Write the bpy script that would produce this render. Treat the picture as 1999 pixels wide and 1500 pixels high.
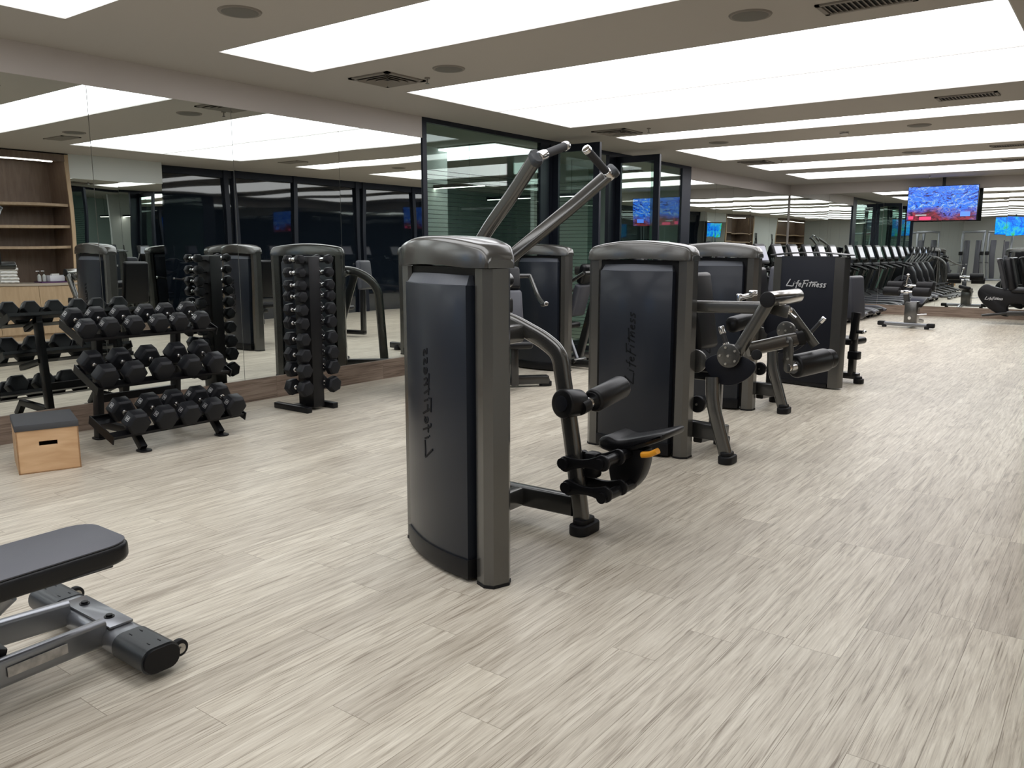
import bpy, bmesh, math, random
from mathutils import Vector, Matrix
random.seed(7)
for o in list(bpy.data.objects): bpy.data.objects.remove(o, do_unlink=True)
SC = bpy.context.scene
COL = SC.collection
PI = math.pi
# ------------------------------------------------------------------ camera, world, exposure
def _basis():
    f, cx, cy = 1592.0, 999.5, 750.0
    vy = Vector((2211-cx, -(486.5-cy), -f)).normalized()
    vx = Vector((-1150-cx, -(485.7-cy), -f)).normalized()
    z = (-vx).cross(vy).normalized()
    x = vy.cross(z)
    return Matrix((x, vy, z))
CAM_R = _basis()
EYE = Vector((0, 0, 1.5))
cd = bpy.data.cameras.new('camera'); cam = bpy.data.objects.new('camera', cd); COL.objects.link(cam)
cd.sensor_fit = 'HORIZONTAL'; cd.sensor_width = 36.0; cd.lens = 1592.0/1999*36.0; cd.clip_start = 0.02; cd.clip_end = 200
m4 = CAM_R.to_4x4(); m4.translation = EYE; cam.matrix_world = m4
SC.camera = cam
w = bpy.data.worlds.new('world'); SC.world = w; w.use_nodes = True
w.node_tree.nodes['Background'].inputs[0].default_value = (0.02, 0.02, 0.025, 1)
SC.view_settings.view_transform = 'Standard'; SC.view_settings.look = 'None'
SC.view_settings.gamma = 1.0; SC.view_settings.use_curve_mapping = False
SC.view_settings.exposure = 0.55
PANEL_L = 2.0      # strength of the luminous stretch ceilings

def at(u, v, y=None, x=None, z=None):
    """where the line of sight through a photo point meets a real plane"""
    d = CAM_R @ Vector((u-999.5, -(v-750.0), -1592.0))
    t = (y-EYE.y)/d.y if y is not None else ((x-EYE.x)/d.x if x is not None else (z-EYE.z)/d.z)
    return EYE + d*t

# ------------------------------------------------------------------ materials
def mat(name, col=(0.5,0.5,0.5), rough=0.5, metal=0.0, coat=0.0, spec=0.5, bump=0.0, bscale=200, var=0.0, vscale=8, emit=None, es=1.0, stretch=(1,1,1)):
    m = bpy.data.materials.new(name); m.use_nodes = True
    nt = m.node_tree; b = nt.nodes['Principled BSDF']
    b.inputs['Base Color'].default_value = (*col, 1); b.inputs['Roughness'].default_value = rough
    b.inputs['Metallic'].default_value = metal; b.inputs['Coat Weight'].default_value = coat
    b.inputs['Coat Roughness'].default_value = 0.12
    b.inputs['Specular IOR Level'].default_value = spec
    if emit:
        b.inputs['Emission Color'].default_value = (*emit, 1); b.inputs['Emission Strength'].default_value = es
    if bump or var:
        tc = nt.nodes.new('ShaderNodeTexCoord'); mp = nt.nodes.new('ShaderNodeMapping'); mp.inputs['Scale'].default_value = stretch
        nt.links.new(tc.outputs['Object'], mp.inputs[0])
        if bump:
            n = nt.nodes.new('ShaderNodeTexNoise'); n.inputs['Scale'].default_value = bscale; n.inputs['Detail'].default_value = 3
            bp = nt.nodes.new('ShaderNodeBump'); bp.inputs['Strength'].default_value = bump; bp.inputs['Distance'].default_value = 0.002
            nt.links.new(mp.outputs[0], n.inputs['Vector']); nt.links.new(n.outputs['Fac'], bp.inputs['Height']); nt.links.new(bp.outputs[0], b.inputs['Normal'])
        if var:
            n = nt.nodes.new('ShaderNodeTexNoise'); n.inputs['Scale'].default_value = vscale; n.inputs['Detail'].default_value = 5
            mx = nt.nodes.new('ShaderNodeMix'); mx.data_type = 'RGBA'
            mx.inputs['A'].default_value = (*[c*(1-var) for c in col], 1); mx.inputs['B'].default_value = (*[min(1, c*(1+var)) for c in col], 1)
            nt.links.new(mp.outputs[0], n.inputs['Vector']); nt.links.new(n.outputs['Fac'], mx.inputs['Factor']); nt.links.new(mx.outputs['Result'], b.inputs['Base Color'])
    return m

def plank_mat(name, c_dark, c_mid, c_light, pw=0.18, pl=1.22, rough=0.42, axes='xy', grain=1.0, coarse=1.0):
    """wood planks; boards run along the second axis named"""
    m = bpy.data.materials.new(name); m.use_nodes = True
    nt = m.node_tree; N = nt.nodes; L = nt.links; b = N['Principled BSDF']
    tc = N.new('ShaderNodeTexCoord'); sp = N.new('ShaderNodeSeparateXYZ'); L.new(tc.outputs['Object'], sp.inputs[0])
    ax = {'x':0,'y':1,'z':2}
    cb = N.new('ShaderNodeCombineXYZ'); L.new(sp.outputs[ax[axes[1]]], cb.inputs[0]); L.new(sp.outputs[ax[axes[0]]], cb.inputs[1])
    rw_ = N.new('ShaderNodeMath'); rw_.operation = 'DIVIDE'; L.new(sp.outputs[ax[axes[0]]], rw_.inputs[0]); rw_.inputs[1].default_value = pw
    rf_ = N.new('ShaderNodeMath'); rf_.operation = 'FLOOR'; L.new(rw_.outputs[0], rf_.inputs[0])
    wn = N.new('ShaderNodeTexWhiteNoise'); wn.noise_dimensions = '1D'; L.new(rf_.outputs[0], wn.inputs['W'])
    sh_ = N.new('ShaderNodeMath'); sh_.operation = 'MULTIPLY_ADD'; L.new(wn.outputs['Value'], sh_.inputs[0]); sh_.inputs[1].default_value = pl; L.new(sp.outputs[ax[axes[1]]], sh_.inputs[2])
    L.new(sh_.outputs[0], cb.inputs[0])
    br = N.new('ShaderNodeTexBrick'); br.offset = 0.0; br.offset_frequency = 2; br.squash = 1
    br.inputs['Scale'].default_value = 1; br.inputs['Brick Width'].default_value = pl; br.inputs['Row Height'].default_value = pw
    br.inputs['Mortar Size'].default_value = 0.0011; br.inputs['Mortar Smooth'].default_value = 0.2
    br.inputs['Color1'].default_value = (0,0,0,1); br.inputs['Color2'].default_value = (1,1,1,1); br.inputs['Mortar'].default_value = (0.5,0.5,0.5,1)
    L.new(cb.outputs[0], br.inputs['Vector'])
    def mth(op, a, c=None, v=None):
        n = N.new('ShaderNodeMath'); n.operation = op; L.new(a, n.inputs[0])
        if c is not None: L.new(c, n.inputs[1])
        if v is not None: n.inputs[1].default_value = v
        return n.outputs[0]
    # board-specific shift of the grain
    pid = N.new('ShaderNodeSeparateColor'); L.new(br.outputs['Color'], pid.inputs[0])
    sh = mth('MULTIPLY', pid.outputs[0], v=37.0)
    gx = mth('MULTIPLY', sp.outputs[ax[axes[0]]], v=26.0*coarse); gy = mth('MULTIPLY', sp.outputs[ax[axes[1]]], v=1.7*coarse)
    gx = mth('ADD', gx, sh); gy = mth('ADD', gy, sh)
    v1 = N.new('ShaderNodeCombineXYZ'); L.new(gx, v1.inputs[0]); L.new(gy, v1.inputs[1])
    n1 = N.new('ShaderNodeTexNoise'); n1.inputs['Scale'].default_value = 1.0; n1.inputs['Detail'].default_value = 6; n1.inputs['Roughness'].default_value = 0.62; n1.inputs['Distortion'].default_value = 0.7
    L.new(v1.outputs[0], n1.inputs['Vector'])
    v2 = N.new('ShaderNodeVectorMath'); v2.operation = 'MULTIPLY'; L.new(v1.outputs[0], v2.inputs[0]); v2.inputs[1].default_value = (4.5, 1.8, 1)
    n2 = N.new('ShaderNodeTexNoise'); n2.inputs['Scale'].default_value = 1.0; n2.inputs['Detail'].default_value = 4; n2.inputs['Roughness'].default_value = 0.6
    L.new(v2.outputs[0], n2.inputs['Vector'])
    v3 = N.new('ShaderNodeVectorMath'); v3.operation = 'MULTIPLY'; L.new(v1.outputs[0], v3.inputs[0]); v3.inputs[1].default_value = (0.22, 0.9, 1)
    n3 = N.new('ShaderNodeTexNoise'); n3.inputs['Scale'].default_value = 1.0; n3.inputs['Detail'].default_value = 3
    L.new(v3.outputs[0], n3.inputs['Vector'])
    r1 = N.new('ShaderNodeValToRGB'); e = r1.color_ramp.elements
    e[0].position = 0.36; e[0].color = (*c_dark, 1); e[1].position = 0.62; e[1].color = (*c_light, 1)
    k = r1.color_ramp.elements.new(0.48); k.color = (*c_mid, 1)
    s = mth('MULTIPLY', n1.outputs['Fac'], v=0.62); s2 = mth('MULTIPLY', n2.outputs['Fac'], v=0.22); s3 = mth('MULTIPLY', n3.outputs['Fac'], v=0.16)
    s = mth('ADD', s, s2); s = mth('ADD', s, s3); L.new(s, r1.inputs['Fac'])
    # dark cracks
    v4 = N.new('ShaderNodeVectorMath'); v4.operation = 'MULTIPLY'; L.new(v1.outputs[0], v4.inputs[0]); v4.inputs[1].default_value = (3.4, 0.75, 1)
    n4 = N.new('ShaderNodeTexNoise'); n4.inputs['Scale'].default_value = 1.0; n4.inputs['Detail'].default_value = 2; n4.inputs['Distortion'].default_value = 1.2
    L.new(v4.outputs[0], n4.inputs['Vector'])
    r4 = N.new('ShaderNodeValToRGB'); r4.color_ramp.elements[0].position = 0.30; r4.color_ramp.elements[0].color = (0.50,0.46,0.42,1); r4.color_ramp.elements[1].position = 0.42; r4.color_ramp.elements[1].color = (1,1,1,1)
    L.new(n4.outputs['Fac'], r4.inputs['Fac'])
    def mul(a, c):
        n = N.new('ShaderNodeMix'); n.data_type = 'RGBA'; n.blend_type = 'MULTIPLY'; n.inputs['Factor'].default_value = 1
        L.new(a, n.inputs['A']); L.new(c, n.inputs['B']); return n.outputs['Result']
    c = mul(r1.outputs[0], r4.outputs[0])
    # tone of each board
    r5 = N.new('ShaderNodeValToRGB'); r5.color_ramp.elements[0].color = (0.86,0.84,0.82,1); r5.color_ramp.elements[1].color = (1.05,1.04,1.02,1)
    L.new(pid.outputs[0], r5.inputs['Fac']); c = mul(c, r5.outputs[0])
    r6 = N.new('ShaderNodeValToRGB'); r6.color_ramp.elements[0].color = (1,1,1,1); r6.color_ramp.elements[1].color = (0.45,0.42,0.38,1)
    L.new(br.outputs['Fac'], r6.inputs['Fac']); c = mul(c, r6.outputs[0])
    L.new(c, b.inputs['Base Color'])
    b.inputs['Roughness'].default_value = rough; b.inputs['Specular IOR Level'].default_value = 0.4
    bp = N.new('ShaderNodeBump'); bp.inputs['Strength'].default_value = 0.25; bp.inputs['Distance'].default_value = 0.001
    L.new(n2.outputs['Fac'], bp.inputs['Height']); L.new(bp.outputs[0], b.inputs['Normal'])
    return m

def veneer_mat(name, a, c, sc=(1,1,1), rough=0.5):
    m = bpy.data.materials.new(name); m.use_nodes = True
    nt = m.node_tree; b = nt.nodes['Principled BSDF']; b.inputs['Roughness'].default_value = rough
    tc = nt.nodes.new('ShaderNodeTexCoord'); mp = nt.nodes.new('ShaderNodeMapping'); mp.inputs['Scale'].default_value = sc
    n = nt.nodes.new('ShaderNodeTexNoise'); n.inputs['Scale'].default_value = 3; n.inputs['Detail'].default_value = 6; n.inputs['Distortion'].default_value = 0.6
    r = nt.nodes.new('ShaderNodeValToRGB'); r.color_ramp.elements[0].position = 0.3; r.color_ramp.elements[0].color = (*a,1); r.color_ramp.elements[1].position = 0.7; r.color_ramp.elements[1].color = (*c,1)
    nt.links.new(tc.outputs['Object'], mp.inputs[0]); nt.links.new(mp.outputs[0], n.inputs['Vector']); nt.links.new(n.outputs['Fac'], r.inputs[0]); nt.links.new(r.outputs[0], b.inputs['Base Color'])
    return m

def glass_mat(name, tint, refl=1.0, film=False, alpha_col=None):
    m = bpy.data.materials.new(name); m.use_nodes = True
    nt = m.node_tree; N = nt.nodes; L = nt.links; N.remove(N['Principled BSDF'])
    tr = N.new('ShaderNodeBsdfTransparent'); tr.inputs[0].default_value = (*tint, 1)
    gl = N.new('ShaderNodeBsdfGlossy'); gl.inputs['Roughness'].default_value = 0.0; gl.inputs['Color'].default_value = (0.9*refl,0.95*refl,0.93*refl,1)
    lw_ = N.new('ShaderNodeLayerWeight'); lw_.inputs['Blend'].default_value = 0.5
    pw_ = N.new('ShaderNodeMath'); pw_.operation = 'POWER'; L.new(lw_.outputs['Facing'], pw_.inputs[0]); pw_.inputs[1].default_value = 3.0
    fr = N.new('ShaderNodeMath'); fr.operation = 'MULTIPLY_ADD'; L.new(pw_.outputs[0], fr.inputs[0]); fr.inputs[1].default_value = 0.85; fr.inputs[2].default_value = 0.05
    mx = N.new('ShaderNodeMixShader'); L.new(fr.outputs[0], mx.inputs[0]); L.new(tr.outputs[0], mx.inputs[1]); L.new(gl.outputs[0], mx.inputs[2])
    out = mx.outputs[0]
    if film:   # frosted horizontal film lines
        tc = N.new('ShaderNodeTexCoord'); sp = N.new('ShaderNodeSeparateXYZ'); L.new(tc.outputs['Object'], sp.inputs[0])
        mm = N.new('ShaderNodeMath'); mm.operation = 'MULTIPLY'; mm.inputs[1].default_value = 1/0.052; L.new(sp.outputs[2], mm.inputs[0])
        fr2 = N.new('ShaderNodeMath'); fr2.operation = 'FRACT'; L.new(mm.outputs[0], fr2.inputs[0])
        gt = N.new('ShaderNodeMath'); gt.operation = 'GREATER_THAN'; gt.inputs[1].default_value = 0.86; L.new(fr2.outputs[0], gt.inputs[0])
        ga = N.new('ShaderNodeMath'); ga.operation = 'LESS_THAN'; ga.inputs[1].default_value = 2.45; L.new(sp.outputs[2], ga.inputs[0])
        m2 = N.new('ShaderNodeMath'); m2.operation = 'MULTIPLY'; L.new(gt.outputs[0], m2.inputs[0]); L.new(ga.outputs[0], m2.inputs[1])
        df = N.new('ShaderNodeBsdfDiffuse'); df.inputs[0].default_value = (0.012,0.02,0.02,1)
        m5 = N.new('ShaderNodeMath'); m5.operation = 'MULTIPLY'; m5.inputs[1].default_value = 0.5; L.new(m2.outputs[0], m5.inputs[0])
        m3 = N.new('ShaderNodeMixShader'); L.new(m5.outputs[0], m3.inputs[0]); L.new(out, m3.inputs[1]); L.new(df.outputs[0], m3.inputs[2]); out = m3.outputs[0]
    L.new(out, N['Material Output'].inputs[0])
    return m

def mirror_mat():
    m = bpy.data.materials.new('mirror_glass'); m.use_nodes = True
    nt = m.node_tree; b = nt.nodes['Principled BSDF']
    b.inputs['Base Color'].default_value = (0.80,0.84,0.82,1); b.inputs['Metallic'].default_value = 1; b.inputs['Roughness'].default_value = 0.0
    tc = nt.nodes.new('ShaderNodeTexCoord'); n = nt.nodes.new('ShaderNodeTexNoise'); n.inputs['Scale'].default_value = 1.3; n.inputs['Detail'].default_value = 0
    bp = nt.nodes.new('ShaderNodeBump'); bp.inputs['Strength'].default_value = 1.0; bp.inputs['Distance'].default_value = 0.0012
    nt.links.new(tc.outputs['Object'], n.inputs['Vector']); nt.links.new(n.outputs['Fac'], bp.inputs['Height']); nt.links.new(bp.outputs[0], b.inputs['Normal'])
    return m

def screen_mat(name, kind):
    """procedural moving-picture still"""
    m = bpy.data.materials.new(name); m.use_nodes = True
    nt = m.node_tree; N = nt.nodes; L = nt.links; b = N['Principled BSDF']
    b.inputs['Base Color'].default_value = (0.01,0.01,0.01,1); b.inputs['Roughness'].default_value = 0.15
    tc = N.new('ShaderNodeTexCoord'); mp = N.new('ShaderNodeMapping'); L.new(tc.outputs['Object'], mp.inputs[0])
    n = N.new('ShaderNodeTexNoise'); n.inputs['Detail'].default_value = 5; n.inputs['Roughness'].default_value = 0.75; n.inputs['Distortion'].default_value = 2.2 if kind=='city' else 1.0
    n.inputs['Scale'].default_value = 4 if kind=='city' else 2.2
    mp.inputs['Scale'].default_value = (1, 1, 2.2 if kind=='city' else 1.0)
    L.new(mp.outputs[0], n.inputs['Vector'])
    r = N.new('ShaderNodeValToRGB'); cr = r.color_ramp; cr.interpolation = 'LINEAR'
    if kind == 'city': cols = [(0.36,(0.003,0.005,0.03)),(0.43,(0.01,0.02,0.25)),(0.46,(0.02,0.16,1.0)),(0.51,(0.01,0.22,1.0)),(0.545,(0.01,0.02,0.15)),(0.59,(0.40,0.70,1.0)),(0.63,(0.05,0.12,0.9)),(0.72,(0.25,0.03,0.10))]
    else: cols = [(0.28,(0.0,0.03,0.25)),(0.42,(0.0,0.12,0.9)),(0.52,(0.0,0.35,1.0)),(0.58,(0.05,0.55,0.75)),(0.64,(0.02,0.5,0.15)),(0.8,(0.5,0.8,0.1))]
    cr.elements[0].position = cols[0][0]; cr.elements[0].color = (*cols[0][1],1); cr.elements[1].position = cols[-1][0]; cr.elements[1].color = (*cols[-1][1],1)
    for p, c in cols[1:-1]: q = cr.elements.new(p); q.color = (*c,1)
    L.new(n.outputs['Fac'], r.inputs[0])
    out = r.outputs[0]
    if kind == 'city':
        sp = N.new('ShaderNodeSeparateXYZ'); L.new(tc.outputs['Object'], sp.inputs[0])
        n2 = N.new('ShaderNodeTexNoise'); n2.inputs['Scale'].default_value = 1.6; n2.inputs['Detail'].default_value = 6; L.new(mp.outputs[0], n2.inputs['Vector'])
        # lower right is a dark red street, upper right dark red roofs
        a = N.new('ShaderNodeMath'); a.operation = 'MULTIPLY_ADD'; L.new(sp.outputs[2], a.inputs[0]); a.inputs[1].default_value = -1.3; a.inputs[2].default_value = -0.20
        a2 = N.new('ShaderNodeMath'); a2.operation = 'ADD'; L.new(a.outputs[0], a2.inputs[0]); L.new(n2.outputs['Fac'], a2.inputs[1])
        r2 = N.new('ShaderNodeValToRGB'); r2.color_ramp.elements[0].position = 0.45; r2.color_ramp.elements[0].color = (0,0,0,1); r2.color_ramp.elements[1].position = 0.7; r2.color_ramp.elements[1].color = (1,1,1,1)
        L.new(a2.outputs[0], r2.inputs[0])
        red = N.new('ShaderNodeValToRGB'); red.color_ramp.elements[0].position = 0.4; red.color_ramp.elements[0].color = (0.03,0.005,0.015,1); red.color_ramp.elements[1].position = 0.65; red.color_ramp.elements[1].color = (0.35,0.03,0.05,1)
        L.new(n.outputs['Fac'], red.inputs[0])
        mx = N.new('ShaderNodeMix'); mx.data_type = 'RGBA'; L.new(r2.outputs[0], mx.inputs['Factor']); L.new(out, mx.inputs['A']); L.new(red.outputs[0], mx.inputs['B']); out = mx.outputs['Result']
    L.new(out, b.inputs['Emission Color']); b.inputs['Emission Strength'].default_value = 0.85
    return m

M = dict(
 floor=plank_mat('wood_look_floor', (0.33,0.288,0.230), (0.53,0.485,0.40), (0.68,0.64,0.545), rough=0.42, coarse=1.75),
 plinth=plank_mat('wood_plinth', (0.12,0.085,0.065), (0.24,0.18,0.14), (0.34,0.27,0.215), pw=0.4, pl=1.5, axes='zy', rough=0.5),
 plinthx=plank_mat('wood_plinth_far', (0.12,0.085,0.065), (0.24,0.18,0.14), (0.34,0.27,0.215), pw=0.4, pl=1.5, axes='zx', rough=0.5),
 ceiling=mat('ceiling_paint', (0.46,0.425,0.38), 0.9),
 wall=mat('wall_paint', (0.52,0.48,0.45), 0.85),
 white=mat('white_paint', (0.62,0.63,0.60), 0.8),
 panel=mat('luminous_stretch_ceiling', (0.8,0.8,0.82), 0.5, emit=(0.95,0.96,1.0), es=PANEL_L),
 panel2=mat('luminous_stretch_ceiling_far', (0.8,0.8,0.82), 0.5, emit=(1.0,0.985,1.0), es=PANEL_L*1.35),
 trim=mat('panel_edge_trim', (0.6,0.58,0.55), 0.6),
 mirror=mirror_mat(),
 darkframe=mat('dark_anodised_frame', (0.010,0.013,0.022), 0.38, metal=0.3),
 blackgloss=mat('dark_glass', (0.006,0.009,0.014), 0.03, spec=0.9),
 glass=glass_mat('clear_glass', (0.80,0.88,0.84)),
 filmglass=glass_mat('glass_with_line_film', (0.72,0.82,0.78), film=True),
 frame=mat('grey_metallic_paint', (0.115,0.113,0.106), 0.27, metal=0.75, coat=0.5),
 frame_d=mat('dark_grey_metallic_paint', (0.050,0.050,0.049), 0.28, metal=0.7, coat=0.5),
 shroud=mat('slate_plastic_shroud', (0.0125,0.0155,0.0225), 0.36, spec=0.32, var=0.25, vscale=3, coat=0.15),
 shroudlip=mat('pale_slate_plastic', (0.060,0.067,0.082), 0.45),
 black=mat('black_plastic', (0.005,0.005,0.006), 0.38, spec=0.28),
 navy=mat('navy_black_board', (0.0035,0.0045,0.009), 0.5, spec=0.25, bump=0.3, bscale=500),
 rubber=mat('black_rubber', (0.007,0.007,0.008), 0.55, spec=0.25, bump=0.2, bscale=400),
 hexrubber=mat('urethane_black', (0.0075,0.008,0.010), 0.45, spec=0.26, bump=0.15, bscale=300),
 vinyl=mat('black_vinyl', (0.005,0.005,0.006), 0.36, bump=0.25, bscale=260, spec=0.35),
 greyvinyl=mat('grey_vinyl', (0.065,0.067,0.080), 0.45, bump=0.2, bscale=300),
 foam=mat('black_foam_grip', (0.02,0.02,0.022), 0.6),
 chrome=mat('chrome', (0.78,0.78,0.78), 0.12, metal=1.0),
 steel=mat('polished_steel_tube', (0.42,0.41,0.39), 0.16, metal=1.0),
 silver=mat('silver_powder_paint', (0.27,0.28,0.30), 0.34, metal=0.8, coat=0.3),
 cap=mat('grey_plastic_cap', (0.030,0.034,0.038), 0.38),
 orange=mat('orange_plastic', (0.80,0.34,0.02), 0.4),
 yellow=mat('yellow_pin', (0.75,0.45,0.05), 0.4),
 bolt=mat('zinc_bolt', (0.62,0.60,0.56), 0.28, metal=1.0),
 logo_d=mat('embossed_dark_lettering', (0.003,0.0035,0.005), 0.6, spec=0.2),
 logo_s=mat('silver_lettering', (0.55,0.55,0.55), 0.35, metal=0.4),
 ply=veneer_mat('birch_ply', (0.50,0.30,0.15), (0.66,0.44,0.25), (1.5,1,5)),
 plyedge=mat('ply_edge', (0.30,0.17,0.08), 0.6, var=0.3, vscale=60),
 walnut=veneer_mat('brown_joinery', (0.13,0.085,0.06), (0.18,0.125,0.09), (6,6,1)),
 oak=veneer_mat('light_oak_veneer', (0.42,0.29,0.17), (0.52,0.37,0.23), (8,8,1)),
 shelf=veneer_mat('shelf_oak', (0.33,0.23,0.14), (0.44,0.32,0.21), (1,6,8)),
 counter=mat('pale_counter', (0.42,0.35,0.28), 0.5),
 towel=mat('white_towel', (0.80,0.78,0.75), 0.95, bump=0.6, bscale=150),
 mint=mat('mint_cloth', (0.50,0.72,0.62), 0.9, bump=0.6, bscale=120),
 purple=mat('purple_tray', (0.10,0.03,0.12), 0.4),
 paper=mat('white_box_card', (0.75,0.74,0.78), 0.7),
 grille=mat('grille_paint', (0.24,0.215,0.185), 0.7),
 grille_d=mat('grille_slot', (0.012,0.011,0.010), 0.8),
 speaker=mat('speaker_cloth', (0.17,0.16,0.14), 0.8, bump=0.4, bscale=900),
 screen=mat('console_screen', (0.02,0.02,0.02), 0.2, emit=(0.62,0.60,0.66), es=0.55),
 screen_off=mat('console_screen_dim', (0.02,0.02,0.025), 0.15, emit=(0.4,0.42,0.5), es=0.2),
 tv_city=screen_mat('television_city_picture', 'city'),
 tv_court=screen_mat('television_court_picture', 'court'),
 pink=mat('screen_banner_pink', (0.02,0,0), 0.3, emit=(0.75,0.05,0.16), es=0.9),
 blue=mat('screen_banner_blue', (0,0,0.02), 0.3, emit=(0.10,0.25,1.0), es=0.95),
 room=mat('inner_room_paint', (0.42,0.52,0.49), 0.8),
 led=mat('led_strip', (0.8,0.8,0.8), 0.5, emit=(1.0,0.95,0.88), es=7.0),
 sheet=mat('poster_board', (0.30,0.36,0.40), 0.6),
 ringgrey=mat('grey_ring_plastic', (0.08,0.08,0.095), 0.35),
)

# ------------------------------------------------------------------ mesh helpers
def tidx(v): return Vector(v)
class B:
    def __init__(s): s.bm = bmesh.new()
    def _add(s, bm2, mtx=None):
        if mtx is not None: bmesh.ops.transform(bm2, matrix=mtx, verts=bm2.verts)
        me = bpy.data.meshes.new('t'); bm2.to_mesh(me); bm2.free(); s.bm.from_mesh(me); bpy.data.meshes.remove(me); return s
    def box(s, c, d, bev=0.0, rot=None, seg=2):
        b = bmesh.new(); bmesh.ops.create_cube(b, size=1); bmesh.ops.scale(b, vec=d, verts=b.verts)
        if bev > 0: bmesh.ops.bevel(b, geom=list(b.edges), offset=min(bev, min(d)*0.49), segments=seg, affect='EDGES', profile=0.5)
        mt = Matrix.Translation(c)
        if rot is not None: mt = mt @ rot
        return s._add(b, mt)
    def bx(s, x0, x1, y0, y1, z0, z1, bev=0.0): return s.box(((x0+x1)/2,(y0+y1)/2,(z0+z1)/2), (abs(x1-x0),abs(y1-y0),abs(z1-z0)), bev)
    def cyl(s, p0, p1, r, r1=None, n=24, bev=0.0):
        p0, p1 = Vector(p0), Vector(p1); d = p1-p0; b = bmesh.new()
        bmesh.ops.create_cone(b, cap_ends=True, segments=n, radius1=r, radius2=r if r1 is None else r1, depth=d.length)
        if bev > 0:
            ed = [e for e in b.edges if any(len(f.verts) > 4 for f in e.link_faces)]
            bmesh.ops.bevel(b, geom=ed, offset=bev, segments=3, affect='EDGES', profile=0.5)
        return s._add(b, Matrix.Translation((p0+p1)/2) @ d.to_track_quat('Z', 'Y').to_matrix().to_4x4())
    def sph(s, c, r, sc=(1,1,1), n=16):
        b = bmesh.new(); bmesh.ops.create_uvsphere(b, u_segments=n, v_segments=n//2+2, radius=r); bmesh.ops.scale(b, vec=sc, verts=b.verts)
        return s._add(b, Matrix.Translation(c))
    def sweep(s, pts, prof, ref=(0,1,0), closed_prof=True, cap=True, scale=None):
        """prof: list of (a,b); a along ref, b along the in-plane normal"""
        pts = [Vector(p) for p in pts]; ref = Vector(ref).normalized(); b = bmesh.new(); rings = []
        for i, p in enumerate(pts):
            t = (pts[min(i+1,len(pts)-1)]-pts[max(i-1,0)]).normalized()
            if 0 < i < len(pts)-1:
                t0 = (pts[i]-pts[i-1]).normalized(); t1 = (pts[i+1]-pts[i]).normalized(); t = (t0+t1).normalized()
            r2 = (ref - t*ref.dot(t)).normalized(); n = t.cross(r2)
            k = scale[i] if scale else 1
            rings.append([b.verts.new(p + r2*(a*k) + n*(c*k)) for a, c in prof])
        m = len(prof)
        for i in range(len(rings)-1):
            for j in range(m): b.faces.new((rings[i][j], rings[i][(j+1)%m], rings[i+1][(j+1)%m], rings[i+1][j]))
        if cap: b.faces.new(rings[0][::-1]); b.faces.new(rings[-1])
        bmesh.ops.recalc_face_normals(b, faces=b.faces)
        return s._add(b)
    def prism(s, outline, thick, origin, ax, ay, bev=0.0):
        """outline in (a,b) about origin with directions ax, ay; thickness centred along ax x ay"""
        ax, ay = Vector(ax).normalized(), Vector(ay).normalized(); nz = ax.cross(ay).normalized(); o = Vector(origin); b = bmesh.new()
        lo = [b.verts.new(o+ax*a+ay*c-nz*thick/2) for a, c in outline]; hi = [b.verts.new(o+ax*a+ay*c+nz*thick/2) for a, c in outline]
        f0 = b.faces.new(lo[::-1]); f1 = b.faces.new(hi)
        for i in range(len(lo)): b.faces.new((lo[i], lo[(i+1)%len(lo)], hi[(i+1)%len(lo)], hi[i]))
        bmesh.ops.recalc_face_normals(b, faces=b.faces)
        if bev > 0: bmesh.ops.bevel(b, geom=list(set(f0.edges) | set(f1.edges)), offset=bev, segments=2, affect='EDGES', profile=0.5)
        return s._add(b)
    def lathe(s, prof, c=(0,0,0), axis=(0,0,1), n=32):
        b = bmesh.new(); rings = []
        for r, h in prof: rings.append([b.verts.new((r*math.cos(2*PI*k/n), r*math.sin(2*PI*k/n), h)) for k in range(n)])
        for i in range(len(rings)-1):
            for k in range(n): b.faces.new((rings[i][k], rings[i][(k+1)%n], rings[i+1][(k+1)%n], rings[i+1][k]))
        if prof[0][0] > 1e-5: b.faces.new(rings[0][::-1])
        if prof[-1][0] > 1e-5: b.faces.new(rings[-1])
        bmesh.ops.remove_doubles(b, verts=b.verts, dist=1e-6); bmesh.ops.recalc_face_normals(b, faces=b.faces)
        return s._add(b, Matrix.Translation(c) @ Vector(axis).to_track_quat('Z','Y').to_matrix().to_4x4())
    def build(s, name, m, parent=None, world=False, smooth=True, angle=35):
        if world and parent is not None:
            r = parent
            while r.parent: r = r.parent
            bmesh.ops.transform(s.bm, matrix=ROOTM[r.name].inverted(), verts=s.bm.verts)
        me = bpy.data.meshes.new(name); s.bm.to_mesh(me); s.bm.free()
        me.materials.append(M[m] if isinstance(m, str) else m)
        if smooth:
            for p in me.polygons: p.use_smooth = True
            me.set_sharp_from_angle(angle=math.radians(angle))
        o = bpy.data.objects.new(name, me); COL.objects.link(o)
        if parent is not None: o.parent = parent
        return o
ROOTM = {}
def rrect(w, h, r, n=4):
    out = []
    for cx, cy, a0 in ((w/2-r,h/2-r,0),(-w/2+r,h/2-r,90),(-w/2+r,-h/2+r,180),(w/2-r,-h/2+r,270)):
        for k in range(n+1):
            a = math.radians(a0+90*k/n); out.append((cx+r*math.cos(a), cy+r*math.sin(a)))
    return out
def circ(r, n=16, rb=None): return [(r*math.cos(2*PI*k/n), (rb or r)*math.sin(2*PI*k/n)) for k in range(n)]
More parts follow.
